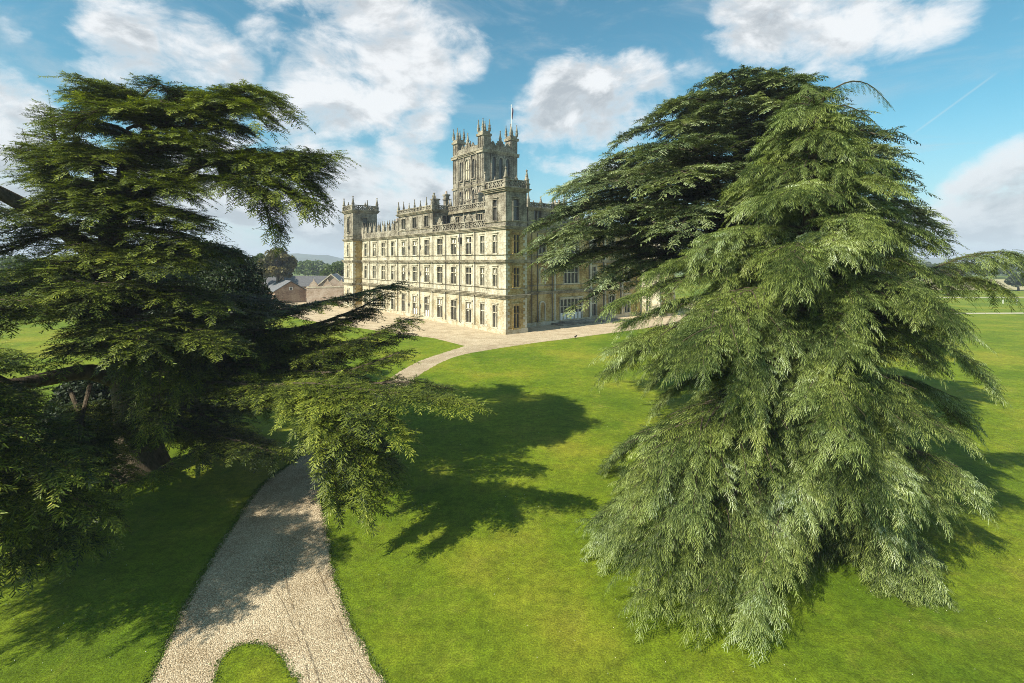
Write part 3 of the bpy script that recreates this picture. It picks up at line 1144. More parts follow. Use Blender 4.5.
for (x, y) in ((TX0, TY0), (TX1, TY0), (TX0, TY1), (TX1, TY1)):
    hw = 1.0
    mb = MB()
    mb.box(x - hw, x + hw, y - hw, y + hw, 17.55, 40.4)
    # sunk panels on each visible face: narrow raised ribs and slits
    for z0, z1 in ((18.2, 22.0), (22.6, 28.6), (30.6, 36.0), (37.6, 39.8)):
        for q in (-.78, .78, 0):
            mb.box(x - hw - .12, x - hw - .003, y + q - .14, y + q + .14, z0, z1)
            mb.box(x + q - .14, x + q + .14, y - hw - .12, y - hw - .003, z0, z1)
    tt = mb.build("tower_turret", M["weathered"], tower)
    for z, h, e in ((28.9, .5, .12), (36.3, .7, .22), (40.1, .55, .14)):
        m2 = MB(); ring(m2, x - hw, x + hw, y - hw, y + hw, z, z + h, e + .13)
        m2.build("turret_cornice", M["cornice"], tower)
    m2 = MB()
    for k in range(4):
        pass
    m2.box(x - hw, x + hw, y - hw, y + hw, 40.402, 41.2)
    m2.build("turret_cap", M["weathered"], tower)
    for (a, b) in ((-1, -1), (1, -1), (-1, 1), (1, 1)):
        pinnacle(x + a * hw * .9, y + b * hw * .9, 41.202, 2.8, .27, tower)
mb = MB()
mb.tube([(TX1, TY0, 41.2), (TX1, TY0, 48.6)], [.10, .06], 8)
mb.frustum(TX1, TY0, 48.602, 48.85, .13, .05, 8, 0)
mb.build("flagpole", M["white"], tower)
cl = Vector(castle.location)
ca, sa = .784, .621
def castle_pt(x, y, z):
    return Vector((cl.x + x * ca - y * sa, cl.y + x * sa + y * ca, z))
fb = MB()
p0 = castle_pt(TX1, TY0, 48.3)
nu = 8
grid = []
for i in range(nu + 1):
    for j in range(5):
        t, q = i / nu, j / 4
        grid.append((p0.x + .12 + q * .34 * (1 - .3 * t) + .06 * math.sin(6 * t), p0.y + .10 * math.sin(9 * q + 4 * t), p0.z - 2.6 * t - .5 * q))
fb.v = grid
for i in range(nu):
    for j in range(4):
        fb.f.append((i * 5 + j, i * 5 + j + 1, (i + 1) * 5 + j + 1, (i + 1) * 5 + j))
tag(fb.build("flag", M["flagcloth"], None, True), "small dark flag hanging limp from the pole on the tower", "flag")
# ------------------------------------------------------------------ foliage machinery
def np_mesh(name, verts, faces, mat, parent=None, tone=None):
    nv, nf = len(verts), len(faces)
    k = faces.shape[1]
    me = bpy.data.meshes.new(name)
    me.vertices.add(nv)
    me.vertices.foreach_set("co", np.ascontiguousarray(verts, dtype=np.float32).ravel())
    me.loops.add(nf * k)
    me.loops.foreach_set("vertex_index", np.ascontiguousarray(faces, dtype=np.int32).ravel())
    me.polygons.add(nf)
    me.polygons.foreach_set("loop_start", np.arange(0, nf * k, k, dtype=np.int32))
    me.update(calc_edges=True)
    if tone is not None:
        at = me.attributes.new("tone", "FLOAT", "POINT")
        at.data.foreach_set("value", np.ascontiguousarray(tone, dtype=np.float32))
    me.materials.append(mat)
    o = bpy.data.objects.new(name, me)
    COL.objects.link(o)
    if parent is not None:
        o.parent = parent
    return o


def frond_template(seed, ntw, nq, tl, ql, qw, ang=52, flat=.5, end=.85, jit=.38):
    """one spray of needles along +x (length 1), twigs to both sides; kite-shaped needle tufts"""
    r = np.random.default_rng(seed)
    V, T = [], []

    def tuft(p, d, l, w, t):
        d = d / np.linalg.norm(d)
        up = np.array([0, 0, 1.0])
        s = np.cross(d, up)
        s /= max(1e-6, np.linalg.norm(s))
        u = np.cross(s, d)
        a = r.normal(0, 1) * flat * 1.2
        sv = s * math.cos(a) + u * math.sin(a)
        V.extend([p - sv * w, p + sv * w, p + d * l * 1.1 + sv * w * .55, p + d * l * 1.1 - sv * w * .55])
        T.extend([t] * 4)

    for i in range(ntw):
        x = (i + r.uniform(.2, .8)) / ntw * .97
        side = 1 if i % 2 else -1
        prof = min(1.0, x * 3.5 + .35) * (1 - x * end) ** .8
        L = tl * prof * r.uniform(.75, 1.2)
        a = math.radians(ang + r.normal(0, 9))
        dz = r.normal(0, .12) * flat * 2
        d = np.array([math.cos(a), side * math.sin(a), dz])
        n = max(1, int(round(nq * L / tl)))
        for j in range(n):
            q = (j + .3) / n
            p = np.array([x, 0, 0]) + d * L * q
            dd = d + r.normal(0, jit, 3) * np.array([1, 1, flat * 1.6])
            tuft(p, dd, ql * r.uniform(.7, 1.25), qw * r.uniform(.7, 1.2), .15 + .75 * q)
    for i in range(max(4, ntw // 2)):
        x = i / max(4, ntw // 2)
        dd = np.array([1, 0, .25]) + r.normal(0, .35, 3)
        tuft(np.array([x * .98, 0, 0]), dd, ql * r.uniform(.7, 1.2), qw, .3 + .5 * x)
    V = np.array(V)
    T = np.array(T)
    return V, T


class Foliage:
    def __init__(s, templates):
        s.tm = templates
        s.rows = []

    def add(s, o, d, up, L, droop=.1, hang=.1, tone=0.0, width=1.0):
        s.rows.append((o[0], o[1], o[2], d[0], d[1], d[2], up[0], up[1], up[2], L, droop, hang, tone, width))

    def build(s, name, mat, parent):
        A = np.array(s.rows)
        A = A[rng.permutation(len(A))]
        VV, TT = [], []
        parts = np.array_split(A, len(s.tm))
        for (V, T), a in zip(s.tm, parts):
            if not len(a):
                continue
            o, d, up = a[:, 0:3], a[:, 3:6], a[:, 6:9]
            d = d / np.linalg.norm(d, axis=1, keepdims=True)
            sv = np.cross(d, up)
            sv /= np.maximum(1e-6, np.linalg.norm(sv, axis=1, keepdims=True))
            u = np.cross(sv, d)
            L = a[:, 9][:, None, None]
            w = a[:, 13][:, None, None]
            x, y, z = V[:, 0][None, :, None], V[:, 1][None, :, None], V[:, 2][None, :, None]
            W = o[:, None, :] + L * (x * d[:, None, :] + y * w * sv[:, None, :] + z * u[:, None, :])
            W[:, :, 2] -= (a[:, 10][:, None] * a[:, 9][:, None]) * (V[:, 0] ** 2)[None, :] + (a[:, 11][:, None] * a[:, 9][:, None]) * (np.abs(V[:, 1]) ** 1.4 * 2.2)[None, :]
            W[:, :, 2] = np.maximum(W[:, :, 2], .03)
            tone = T[None, :] * .62 - .06 + a[:, 12][:, None] + rng.normal(0, .05, (len(a), len(T)))
            # the four corners of a tuft share its tone
            tone = np.repeat(tone[:, ::4], 4, axis=1)
            VV.append(W.reshape(-1, 3))
            TT.append(tone.reshape(-1))
        verts = np.concatenate(VV)
        tone = np.concatenate(TT)
        faces = np.arange(len(verts)).reshape(-1, 4)
        return np_mesh(name, verts, faces, mat, parent, tone)


UP = Vector((0, 0, 1))


def curve_pts(ctrl, n):
    """smooth 3D polyline through control points"""
    c = [Vector(p) for p in ctrl]
    if len(c) == 2:
        return [c[0].lerp(c[1], i / n) for i in range(n + 1)]
    ext = [c[0] * 2 - c[1]] + c + [c[-1] * 2 - c[-2]]
    seg = len(c) - 1
    out = []
    for i in range(n + 1):
        t = i / n * seg
        k = min(seg - 1, int(t))
        t -= k
        p0, p1, p2, p3 = ext[k:k + 4]
        out.append(.5 * ((2 * p1) + (p2 - p0) * t + (2 * p0 - 5 * p1 + 4 * p2 - p3) * t * t + (3 * p1 - p0 - 3 * p2 + p3) * t ** 3))
    return out


def walk(pts, step, t0=0.0):
    """(point, tangent, fraction) every 'step' metres along a polyline"""
    lens = [0]
    for a, b in zip(pts, pts[1:]):
        lens.append(lens[-1] + (b - a).length)
    tot = lens[-1]
    s = tot * t0 + step * rnd.uniform(.2, .8)
    out = []
    k = 0
    while s < tot:
        while k < len(lens) - 2 and lens[k + 1] < s:
            k += 1
        f = (s - lens[k]) / max(1e-6, lens[k + 1] - lens[k])
        out.append((pts[k].lerp(pts[k + 1], f), (pts[k + 1] - pts[k]).normalized(), s / tot))
        s += step * rnd.uniform(.75, 1.25)
    return out, tot


def rot_about_up(t, a):
    h = Vector((t.x, t.y, 0))
    if h.length < .05:
        h = Vector((rnd.uniform(-1, 1), rnd.uniform(-1, 1), 0))
    h.normalize()
    return Vector((h.x * math.cos(a) - h.y * math.sin(a), h.x * math.sin(a) + h.y * math.cos(a), 0))


def simple_branch(fol, wood, p0, d, length, sag, r0, frond_len, step, droop, hang, t0=.12, tone=0.0, rise=0.0, taper=.75, width=1.0):
    """a branch that carries sprays directly (young cedar)"""
    n = 7
    pts = []
    for i in range(n + 1):
        t = i / n
        pts.append(p0 + d * (length * t) + UP * (rise * length * math.sin(t * math.pi * .6) - sag * length * t * t))
    for p in pts:
        p.z = max(p.z, .12)
    wood.tube(pts, [r0 * (1 - .9 * i / n) + .006 for i in range(n + 1)], 5)
    st, tot = walk(pts, step, t0)
    for (p, t, f) in st:
        prof = min(1, f * 2.5 + .3) * (1 - f ** 2.2 * taper)
        for sd in (1, -1):
            a = sd * R(rnd.gauss(62, 9) - 22 * f)
            hd = rot_about_up(t, a)
            dv = (hd + UP * (t.z * .5 + rnd.gauss(0, .1))).normalized()
            L = frond_len * prof * rnd.uniform(.7, 1.25)
            fol.add(p, dv, UP, L, droop * rnd.uniform(.6, 1.4), hang, tone + rnd.gauss(0, .1), width)
        for _q in range(2):
            dv = (t + UP * rnd.uniform(.0, .35) + Vector((rnd.gauss(0, .2), rnd.gauss(0, .2), 0))).normalized()
            fol.add(p, dv, UP, frond_len * .5 * rnd.uniform(.7, 1.2), droop, hang, tone + .05 + rnd.gauss(0, .1), width)
    fol.add(pts[-1], (pts[-1] - pts[-2]).normalized(), UP, frond_len * .6, droop, hang, tone + .15, width * .8)
    return pts


def plate(fol, wood, ctrl, r0, sec_len, sec_step, fr_len, fr_step, sag=.12, droop=.12, hang=.1, t0=.2, tone=0.0, tilt=0.0, n=10, tip=.35, rise=.05, r1=.02, sides=(1, -1), lift=.15, sang=60, fang=55, spine=0.0):
    """flat-layered limb of an old cedar: limb > side branches > sprays"""
    pts = curve_pts(ctrl, n)
    wood.tube(pts, [r0 + (r1 - r0) * (i / n) ** .8 for i in range(n + 1)], 7)
    st, tot = walk(pts, sec_step, t0)
    for (p, t, f) in st:
        prof = (tip + (1 - tip) * min(1, (1 - f) * 1.9)) * min(1, .45 + f * 1.8)
        for sd in sides:
            a = sd * R(rnd.gauss(sang, 10) - .33 * sang * f)
            hd = rot_about_up(t, a)
            L = sec_len * prof * rnd.uniform(.6, 1.2)
            dv = (hd + UP * (t.z * .45 + rise + rnd.gauss(0, .08))).normalized()
            m = 4
            sp = [p + dv * (L * q / m) - UP * (sag * L * (q / m) ** 2) for q in range(m + 1)]
            for q in sp:
                q.z = max(q.z, .15)
            wood.tube(sp, [max(.012, .018 * L) * (1 - .75 * q / m) for q in range(m + 1)], 4)
            tn = tone + rnd.gauss(0, .09)
            s2, _ = walk(sp, fr_step, .08)
            for (p2, t2, f2) in s2:
                for s3 in (1, -1):
                    h2 = rot_about_up(t2, s3 * R(rnd.gauss(fang, 12)))
                    d2 = (h2 + UP * (t2.z * .4 + rnd.gauss(.04, .10))).normalized()
                    fol.add(p2, d2, UP, fr_len * rnd.uniform(.65, 1.2) * (1 - .35 * f2), droop * rnd.uniform(.5, 1.5), hang, tn + rnd.gauss(0, .06))
                if rnd.random() < .6:
                    d2 = (rot_about_up(t2, rnd.uniform(-1.2, 1.2)) + UP * rnd.uniform(.05, .35)).normalized()
                    fol.add(p2 + UP * rnd.uniform(-lift * .3, lift), d2, UP, fr_len * rnd.uniform(.55, .95), droop, hang, tn + .05 + rnd.gauss(0, .06))
            fol.add(sp[-1], (sp[-1] - sp[-2]).normalized(), UP, fr_len * .9, droop, hang, tn + .1)
    fol.add(pts[-1], (pts[-1] - pts[-2]).normalized(), UP, fr_len, droop, hang, tone + .1)
    if spine:
        for (p, t, f) in walk(pts, spine, t0)[0]:
            for sd in (1, -1):
                dv = (rot_about_up(t, sd * R(rnd.gauss(38, 10))) + UP * (t.z * .7 + rnd.uniform(.05, .25))).normalized()
                fol.add(p + UP * .03, dv, UP, fr_len * rnd.uniform(.55, .95), droop * .7, hang, tone + .08 + rnd.gauss(0, .07))
    return pts


def trunk_mesh(pts, radii, parent, flare=1.5, name="trunk"):
    mb = MB()
    n = 18
    P_ = curve_pts(pts, n)
    rr = []
    for i in range(n + 1):
        t = i / n * (len(radii) - 1)
        k = min(len(radii) - 2, int(t))
        r = radii[k] + (radii[k + 1] - radii[k]) * (t - k)
        if i == 0:
            r *= flare
        elif i == 1:
            r *= 1 + (flare - 1) * .3
        rr.append(r)
    mb.tube(P_, rr, 12)
    return mb.build(name, M["bark"], parent, True), P_


# ------------------------------------------------------------------ big dark cedar at the left
TR1 = [frond_template(s, 18, 3, .36, .14, .023, 52, .20, .85, .25) for s in range(6)]
base = G(142, 472)
t1 = empty("cedar_tree", base)
tag(t1, "huge dark flat-layered cedar with a thick low trunk shading the gravel path", "tree", "old cedars on the lawn")
F1, W1 = Foliage(TR1), MB()
off = Vector(base)


def L_(px, py, d):
    return P(px, py, d) - off


def place_parts(empty_, objs):
    for o in objs:
        o.parent = empty_


trk, tp = trunk_mesh([(0, 0, -.2), L_(136, 420, 28.3), L_(128, 360, 28.4), L_(118, 300, 28.5), L_(112, 250, 28.6), L_(120, 195, 28.4), L_(138, 150, 28), L_(152, 116, 28)], [1.15, 1.0, .95, .85, .7, .5, .30, .07], t1, 1.35)
# great limbs whose bark shows
def limb(pts, r0, r1):
    mb = MB()
    n = 12
    q = curve_pts(pts, n)
    mb.tube(q, [r0 + (r1 - r0) * (i / n) for i in range(n + 1)], 9)
    mb.build("limb", M["bark"], t1, True)
    return q


limb([L_(112, 275, 28.5), L_(82, 244, 27.5), L_(40, 215, 26.2), L_(0, 193, 25), L_(-50, 170, 23.5)], .52, .26)
limb([L_(128, 385, 28.4), L_(90, 372, 27), L_(50, 378, 25.5), L_(10, 385, 24), L_(-40, 380, 22)], .48, .25)
limb([L_(116, 250, 28.6), L_(106, 225, 28.8), L_(100, 195, 29), L_(96, 150, 29)], .38, .15)
limb([L_(118, 215, 28.4), L_(160, 185, 27.7), L_(210, 160, 27), L_(255, 150, 26.3)], .34, .14)
limb([L_(124, 330, 28.4), L_(175, 318, 29), L_(235, 318, 29.5), L_(300, 312, 30)], .36, .14)
limb([L_(133, 400, 28.3), L_(190, 392, 26.5), L_(255, 388, 24), L_(310, 388, 22)], .34, .12)


def pl1(ctrl, r0=.16, sec=2.0, step=.55, fr=.75, fs=.36, tone=0.0, **k):
    kw = {**dict(droop=.15, hang=.07, sag=.16), **k}
    if sum(c[1] for c in ctrl) / len(ctrl) < 128:
        kw.setdefault('spine', .25)
    plate(F1, W1, [L_(*c) for c in ctrl], r0, sec * 1.3, step * .86, fr * 1.25, fs * .82, tone=tone, lift=.12, **kw)
    if sum(c[1] for c in ctrl) / len(ctrl) < 345 and rnd.random() < .6:
        # a smaller companion limb a little behind or before it
        dd, dy, dx = rnd.choice((-.9, .9)), rnd.uniform(3, 12), rnd.uniform(-8, 8)
        n = len(ctrl) - 1
        c2 = [(c[0] + dx * q / n, c[1] + dy * (.3 + .7 * q / n), c[2] + dd * q / n) for q, c in enumerate(ctrl)]
        c2[-1] = tuple(c2[-1][m] * .7 + c2[-2][m] * .3 for m in range(3))
        plate(F1, W1, [L_(*c) for c in c2], r0 * .6, sec * 1.25, step * .85, fr * 1.25, fs * .85, tone=tone - .02, lift=.12, **kw)


# crown top, left dome
pl1([(150, 130, 28), (122, 106, 27.5), (102, 92, 27), (84, 98, 26.5)], sec=2.0)
pl1([(150, 112, 28), (138, 96, 27.5), (112, 90, 27)], sec=1.6)
pl1([(158, 105, 28), (180, 93, 28), (200, 92, 28.5)], sec=1.8, tone=.06)
pl1([(150, 130, 28), (130, 112, 26), (100, 110, 25), (70, 130, 24.5)], sec=2.0)
pl1([(150, 140, 28), (170, 118, 26.5), (185, 108, 25.5), (200, 118, 25)], sec=2.0, tone=.08)
pl1([(150, 130, 28), (130, 105, 30), (106, 103, 32)], sec=2.0)
pl1([(150, 120, 28), (180, 95, 30), (210, 100, 32)], sec=2.0)
pl1([(145, 140, 28), (110, 125, 28), (80, 118, 28)], sec=2.0)
# crown top, right dome arching over
pl1([(165, 150, 28), (200, 114, 27), (238, 92, 26.6), (264, 94, 26.2), (284, 114, 25.8)], .2, sec=1.7, tone=.10, sag=.2)
pl1([(190, 118, 27.4), (222, 98, 26.8), (244, 89, 26.5)], sec=1.5, tone=.12)
pl1([(205, 110, 27), (225, 100, 25.8), (250, 108, 25), (268, 128, 24.6)], sec=1.4, tone=.10, sag=.25)
pl1([(200, 110, 27), (235, 100, 28), (265, 102, 28.8)], sec=1.5, tone=.06)
pl1([(195, 130, 27), (220, 122, 26), (240, 128, 25.5)], sec=1.2, tone=-.05)
# middle right: long level plate with hanging skirts
pl1([(180, 172, 27.5), (225, 158, 26.5), (285, 154, 25.8), (334, 155, 25)], .22, sec=1.9, sag=.22, tone=.02)
pl1([(215, 165, 27), (260, 158, 25.5), (300, 164, 24.6), (322, 164, 24.2)], sec=1.5, sag=.3)
pl1([(240, 158, 26.4), (280, 165, 25), (306, 184, 24.4), (318, 208, 24)], sec=1.2, sag=.35)
pl1([(225, 160, 26.6), (250, 172, 25), (282, 188, 24.2), (300, 204, 24)], sec=1.4, sag=.35, tone=.03)
pl1([(220, 170, 26.6), (245, 180, 25.2), (262, 198, 24.6), (272, 236, 24.4)], sec=.9, sag=.4, tip=.3)
pl1([(200, 178, 27), (222, 178, 25.2), (245, 190, 24.3), (262, 206, 24)], sec=1.3, sag=.3)
pl1([(190, 165, 27.4), (215, 160, 26), (230, 170, 25.2)], sec=1.3, sag=.3, tone=.03)
pl1([(230, 165, 27), (275, 160, 27.8), (320, 172, 28.2)], sec=1.5, sag=.25)
# middle: stepped plates in front of the trunk
pl1([(135, 165, 28), (155, 150, 26), (180, 140, 24.8), (205, 150, 24.2)], sec=1.8, tone=.05)
pl1([(125, 195, 28), (140, 180, 26), (160, 175, 24.6), (190, 190, 23.8)], sec=1.8)
pl1([(120, 210, 28), (140, 205, 25.8), (170, 210, 24.4), (205, 222, 23.8)], sec=1.6, tone=.02)
pl1([(118, 215, 28), (110, 195, 26), (85, 185, 24.8), (55, 190, 24.2)], sec=1.8)
pl1([(118, 195, 28), (95, 170, 26.5), (70, 158, 25.5), (40, 168, 25)], sec=1.7)
pl1([(130, 170, 28), (100, 150, 27.2), (75, 145, 26.6), (45, 155, 26)], sec=1.6)
pl1([(115, 235, 28.4), (135, 228, 26), (165, 232, 24.6), (195, 245, 24)], sec=1.7)
pl1([(112, 230, 28.4), (85, 222, 26), (55, 222, 25), (25, 232, 24.4)], sec=1.6)
pl1([(112, 195, 28.5), (80, 180, 29.5), (40, 175, 30.5)], sec=1.9)
pl1([(125, 190, 28.5), (165, 178, 30), (195, 182, 31)], sec=1.8)
pl1([(118, 205, 28.5), (120, 190, 31), (125, 180, 33)], sec=1.9)
pl1([(128, 165, 28.5), (135, 150, 31), (145, 142, 33)], sec=1.9)
# left: upright leader with spires
pl1([(88, 205, 28), (62, 165, 27.5), (54, 135, 27.3), (50, 106, 27.2)], .14, sec=1.4, step=.45, tip=.1)
pl1([(80, 195, 28), (42, 155, 27.5), (26, 145, 27), (18, 150, 26.8)], sec=1.4, tip=.1)
pl1([(82, 240, 27.5), (50, 235, 25.8), (10, 250, 24.6), (-30, 262, 24)], sec=2.0)
for (x0, y0, x1, y1, d) in ((58, 160, 50, 108, 27.2), (36, 172, 22, 128, 26.8), (76, 150, 70, 112, 27.6)):
    a, b = L_(x0, y0, d), L_(x1, y1, d)
    W1.tube([a, a.lerp(b, .5), b], [.05, .03, .01], 5)
    for q in range(26):
        f = q / 26
        an = rnd.uniform(0, math.tau)
        F1.add(a.lerp(b, f), Vector((math.cos(an), math.sin(an), rnd.uniform(.15, .7))), UP, (1.25 - .9 * f) * rnd.uniform(.7, 1.1), .15, .15, .05 + rnd.gauss(0, .06))
# lower left: broad lit shelves
pl1([(110, 290, 28.4), (90, 268, 25.5), (65, 262, 23.5), (35, 272, 22)], .2, sec=2.1, tone=.05)
pl1([(112, 285, 28.4), (130, 258, 25.5), (150, 258, 23.8), (172, 270, 22.8)], .18, sec=1.9, tone=.05)
pl1([(110, 300, 28.4), (60, 285, 25), (10, 290, 22.5), (-40, 300, 20.5)], .2, sec=2.2, tone=.04)
pl1([(114, 310, 28.4), (100, 285, 24.5), (92, 287, 22), (80, 305, 20.8)], .2, sec=2.0, tone=.03)
pl1([(116, 320, 28.4), (60, 305, 24.5), (20, 310, 21.8), (-10, 325, 20.4)], .2, sec=2.0)
pl1([(118, 330, 28.4), (125, 318, 24.5), (135, 325, 22), (140, 345, 21)], .18, sec=1.8)
pl1([(116, 310, 28.4), (150, 290, 26), (185, 292, 24.5), (215, 306, 23.8)], .18, sec=1.8)
pl1([(112, 275, 28.5), (160, 250, 28), (200, 245, 28), (238, 256, 28)], .18, sec=1.7)
pl1([(114, 280, 28.5), (100, 262, 31), (80, 255, 33.5)], .18, sec=2.1)
pl1([(114, 290, 28.5), (40, 275, 30), (-20, 275, 31)], .2, sec=2.3)
pl1([(114, 300, 28.5), (150, 280, 31.5), (180, 275, 34)], .2, sec=2.2)
# hanging bright sprays below
pl1([(126, 350, 28.4), (150, 340, 24.8), (160, 360, 23), (158, 420, 22.4)], .14, sec=1.3, sag=.5, tone=.08, tip=.3)
pl1([(128, 350, 28.4), (140, 345, 25.4), (145, 365, 24), (140, 400, 23.6)], .12, sec=1.1, sag=.5, tone=.04, tip=.3)
pl1([(126, 340, 28.4), (175, 335, 25.2), (190, 350, 24), (190, 385, 23.4)], .14, sec=1.2, sag=.5, tone=.02, tip=.3)
# under the crown to the right: heavy shaded mass and dark fingers, their shade put into the needle tone
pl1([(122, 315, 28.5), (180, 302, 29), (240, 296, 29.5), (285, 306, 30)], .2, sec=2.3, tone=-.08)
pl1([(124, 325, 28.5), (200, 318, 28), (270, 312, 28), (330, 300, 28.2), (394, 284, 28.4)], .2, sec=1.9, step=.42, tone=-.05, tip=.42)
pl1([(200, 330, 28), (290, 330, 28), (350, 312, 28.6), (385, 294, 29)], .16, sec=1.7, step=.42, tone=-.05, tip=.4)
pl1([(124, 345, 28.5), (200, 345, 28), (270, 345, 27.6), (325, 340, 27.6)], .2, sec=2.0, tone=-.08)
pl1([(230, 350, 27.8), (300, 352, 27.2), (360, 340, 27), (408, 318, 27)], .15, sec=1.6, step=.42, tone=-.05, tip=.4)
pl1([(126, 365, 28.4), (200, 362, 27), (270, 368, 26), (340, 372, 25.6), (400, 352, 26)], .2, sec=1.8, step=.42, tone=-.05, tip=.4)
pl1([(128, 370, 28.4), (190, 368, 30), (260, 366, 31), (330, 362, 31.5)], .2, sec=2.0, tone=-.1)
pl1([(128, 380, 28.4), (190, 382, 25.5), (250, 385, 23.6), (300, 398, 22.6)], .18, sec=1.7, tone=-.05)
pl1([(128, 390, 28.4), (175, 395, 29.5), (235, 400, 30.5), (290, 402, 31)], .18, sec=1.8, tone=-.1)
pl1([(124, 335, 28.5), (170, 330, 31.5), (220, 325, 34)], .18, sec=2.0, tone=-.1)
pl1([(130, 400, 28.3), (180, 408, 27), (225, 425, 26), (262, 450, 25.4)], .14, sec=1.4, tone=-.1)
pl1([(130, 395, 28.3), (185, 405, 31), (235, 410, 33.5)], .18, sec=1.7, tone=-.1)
# the low bright sprays reaching over the lawn
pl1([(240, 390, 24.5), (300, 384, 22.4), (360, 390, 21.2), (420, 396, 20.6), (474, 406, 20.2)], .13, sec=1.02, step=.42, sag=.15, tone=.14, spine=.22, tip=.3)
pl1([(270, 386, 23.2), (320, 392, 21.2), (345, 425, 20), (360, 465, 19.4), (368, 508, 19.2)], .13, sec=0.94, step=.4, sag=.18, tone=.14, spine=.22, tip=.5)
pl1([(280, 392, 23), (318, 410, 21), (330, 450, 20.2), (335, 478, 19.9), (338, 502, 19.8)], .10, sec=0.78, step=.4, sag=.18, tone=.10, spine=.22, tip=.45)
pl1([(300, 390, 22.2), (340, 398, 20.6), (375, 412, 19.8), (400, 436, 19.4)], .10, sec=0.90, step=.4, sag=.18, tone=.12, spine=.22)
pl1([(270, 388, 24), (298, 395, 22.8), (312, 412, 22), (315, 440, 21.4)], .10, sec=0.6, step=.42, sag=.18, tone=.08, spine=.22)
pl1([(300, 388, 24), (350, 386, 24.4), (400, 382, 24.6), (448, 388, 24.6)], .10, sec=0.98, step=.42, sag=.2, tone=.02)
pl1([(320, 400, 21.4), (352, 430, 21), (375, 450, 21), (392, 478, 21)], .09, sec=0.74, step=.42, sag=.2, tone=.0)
# near left, shaded sprays below the limb
pl1([(-60, 400, 20), (0, 450, 18.4), (36, 482, 18), (55, 530, 17.4)], .14, sec=1.3, sag=.4, tone=-.03)
pl1([(-70, 420, 19), (-25, 460, 17.4), (0, 500, 17), (12, 560, 16.6)], .14, sec=1.2, sag=.4, tone=-.02)
pl1([(90, 385, 26.5), (80, 430, 22), (85, 480, 20), (95, 535, 19)], .12, sec=1.2, sag=.4, tone=-.06)
pl1([(70, 390, 26), (95, 450, 22), (130, 482, 20.6), (165, 465, 20)], .10, sec=.7, step=.4, sag=.2, tone=.10)
pl1([(20, 385, 24), (-20, 400, 20), (-60, 440, 17.5), (-70, 500, 16)], .14, sec=1.4, sag=.3)
pl1([(10, 385, 24), (-40, 360, 20), (-110, 340, 17), (-190, 330, 14.5)], .2, sec=2.0)
pl1([(0, 380, 24), (-80, 400, 19), (-150, 420, 16), (-240, 460, 13.6)], .2, sec=1.9)
pl1([(-40, 380, 22), (-120, 380, 20), (-220, 370, 18), (-330, 380, 16.5)], .2, sec=2.2)
pl1([(-50, 170, 23.5), (-120, 190, 22), (-200, 220, 21)], .2, sec=2.2)
pl1([(0, 193, 25), (-60, 210, 22), (-130, 250, 19.5)], .2, sec=2.2)
pl1([(-120, 380, 20), (-220, 390, 16), (-330, 420, 13)], .2, sec=2.2)
pl1([(-120, 380, 20), (-200, 430, 15), (-300, 490, 12)], .2, sec=2.0)
pl1([(-150, 330, 19), (-220, 350, 16.5), (-270, 380, 14.8)], .2, sec=2.2)
pl1([(60, 300, 26), (0, 300, 20), (-80, 310, 17)], .2, sec=2.0)

pl1([(118, 225, 28.4), (120, 205, 25.6), (110, 198, 24.2), (95, 212, 23.4)], sec=1.7, tone=.03)
pl1([(120, 175, 28.2), (118, 158, 26), (105, 152, 24.8), (85, 165, 24.2)], sec=1.7, tone=.03)
pl1([(120, 245, 28.4), (140, 248, 25.5), (165, 252, 24.2), (190, 262, 23.6)], sec=1.6, tone=.04)
pl1([(112, 250, 28.4), (95, 245, 25.5), (70, 246, 24), (45, 258, 23.4)], sec=1.7, tone=.04)
pl1([(150, 155, 28), (165, 142, 26), (190, 134, 25), (215, 140, 24.6)], sec=1.5, tone=.06)
pl1([(165, 130, 27.6), (150, 112, 26), (140, 105, 25), (120, 112, 24.2)], sec=1.6, tone=.07)
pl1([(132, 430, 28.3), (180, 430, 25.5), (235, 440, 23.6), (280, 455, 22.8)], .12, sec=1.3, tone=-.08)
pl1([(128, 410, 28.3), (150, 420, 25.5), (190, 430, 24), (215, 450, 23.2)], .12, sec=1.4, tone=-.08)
pl1([(124, 360, 28.4), (95, 345, 24.5), (78, 345, 22.5), (62, 360, 21.6)], .14, sec=1.3, tone=.0)
pl1([(124, 345, 28.4), (160, 330, 25.2), (200, 330, 23.8), (235, 345, 23)], .14, sec=1.6, tone=.02)
pl1([(-40, 380, 22), (-70, 400, 17.5), (-80, 440, 14.8), (-60, 490, 13)], .14, sec=1.7)
pl1([(-40, 380, 22), (-110, 400, 17.5), (-150, 430, 14.5), (-150, 480, 12.4)], .14, sec=1.8)
pl1([(-80, 390, 18), (-20, 410, 16.5), (30, 440, 15.8), (72, 470, 15.4)], .1, sec=1.3)
pl1([(-95, 375, 16.5), (-60, 390, 14.8), (-15, 425, 14.2)], .1, sec=1.5)
pl1([(-60, 430, 17), (10, 470, 15.8), (60, 490, 15.6), (100, 512, 15.8)], .08, sec=1.0)
pl1([(-120, 350, 17), (-70, 350, 15), (-20, 365, 14)], .1, sec=1.6)
pl1([(0, 380, 24), (-20, 420, 18.5), (-30, 470, 16), (-20, 530, 15)], .14, sec=1.5)
pl1([(-30, 450, 18.6), (20, 475, 18.2), (50, 505, 18), (62, 548, 17.4)], .14, sec=1.2, sag=.35)
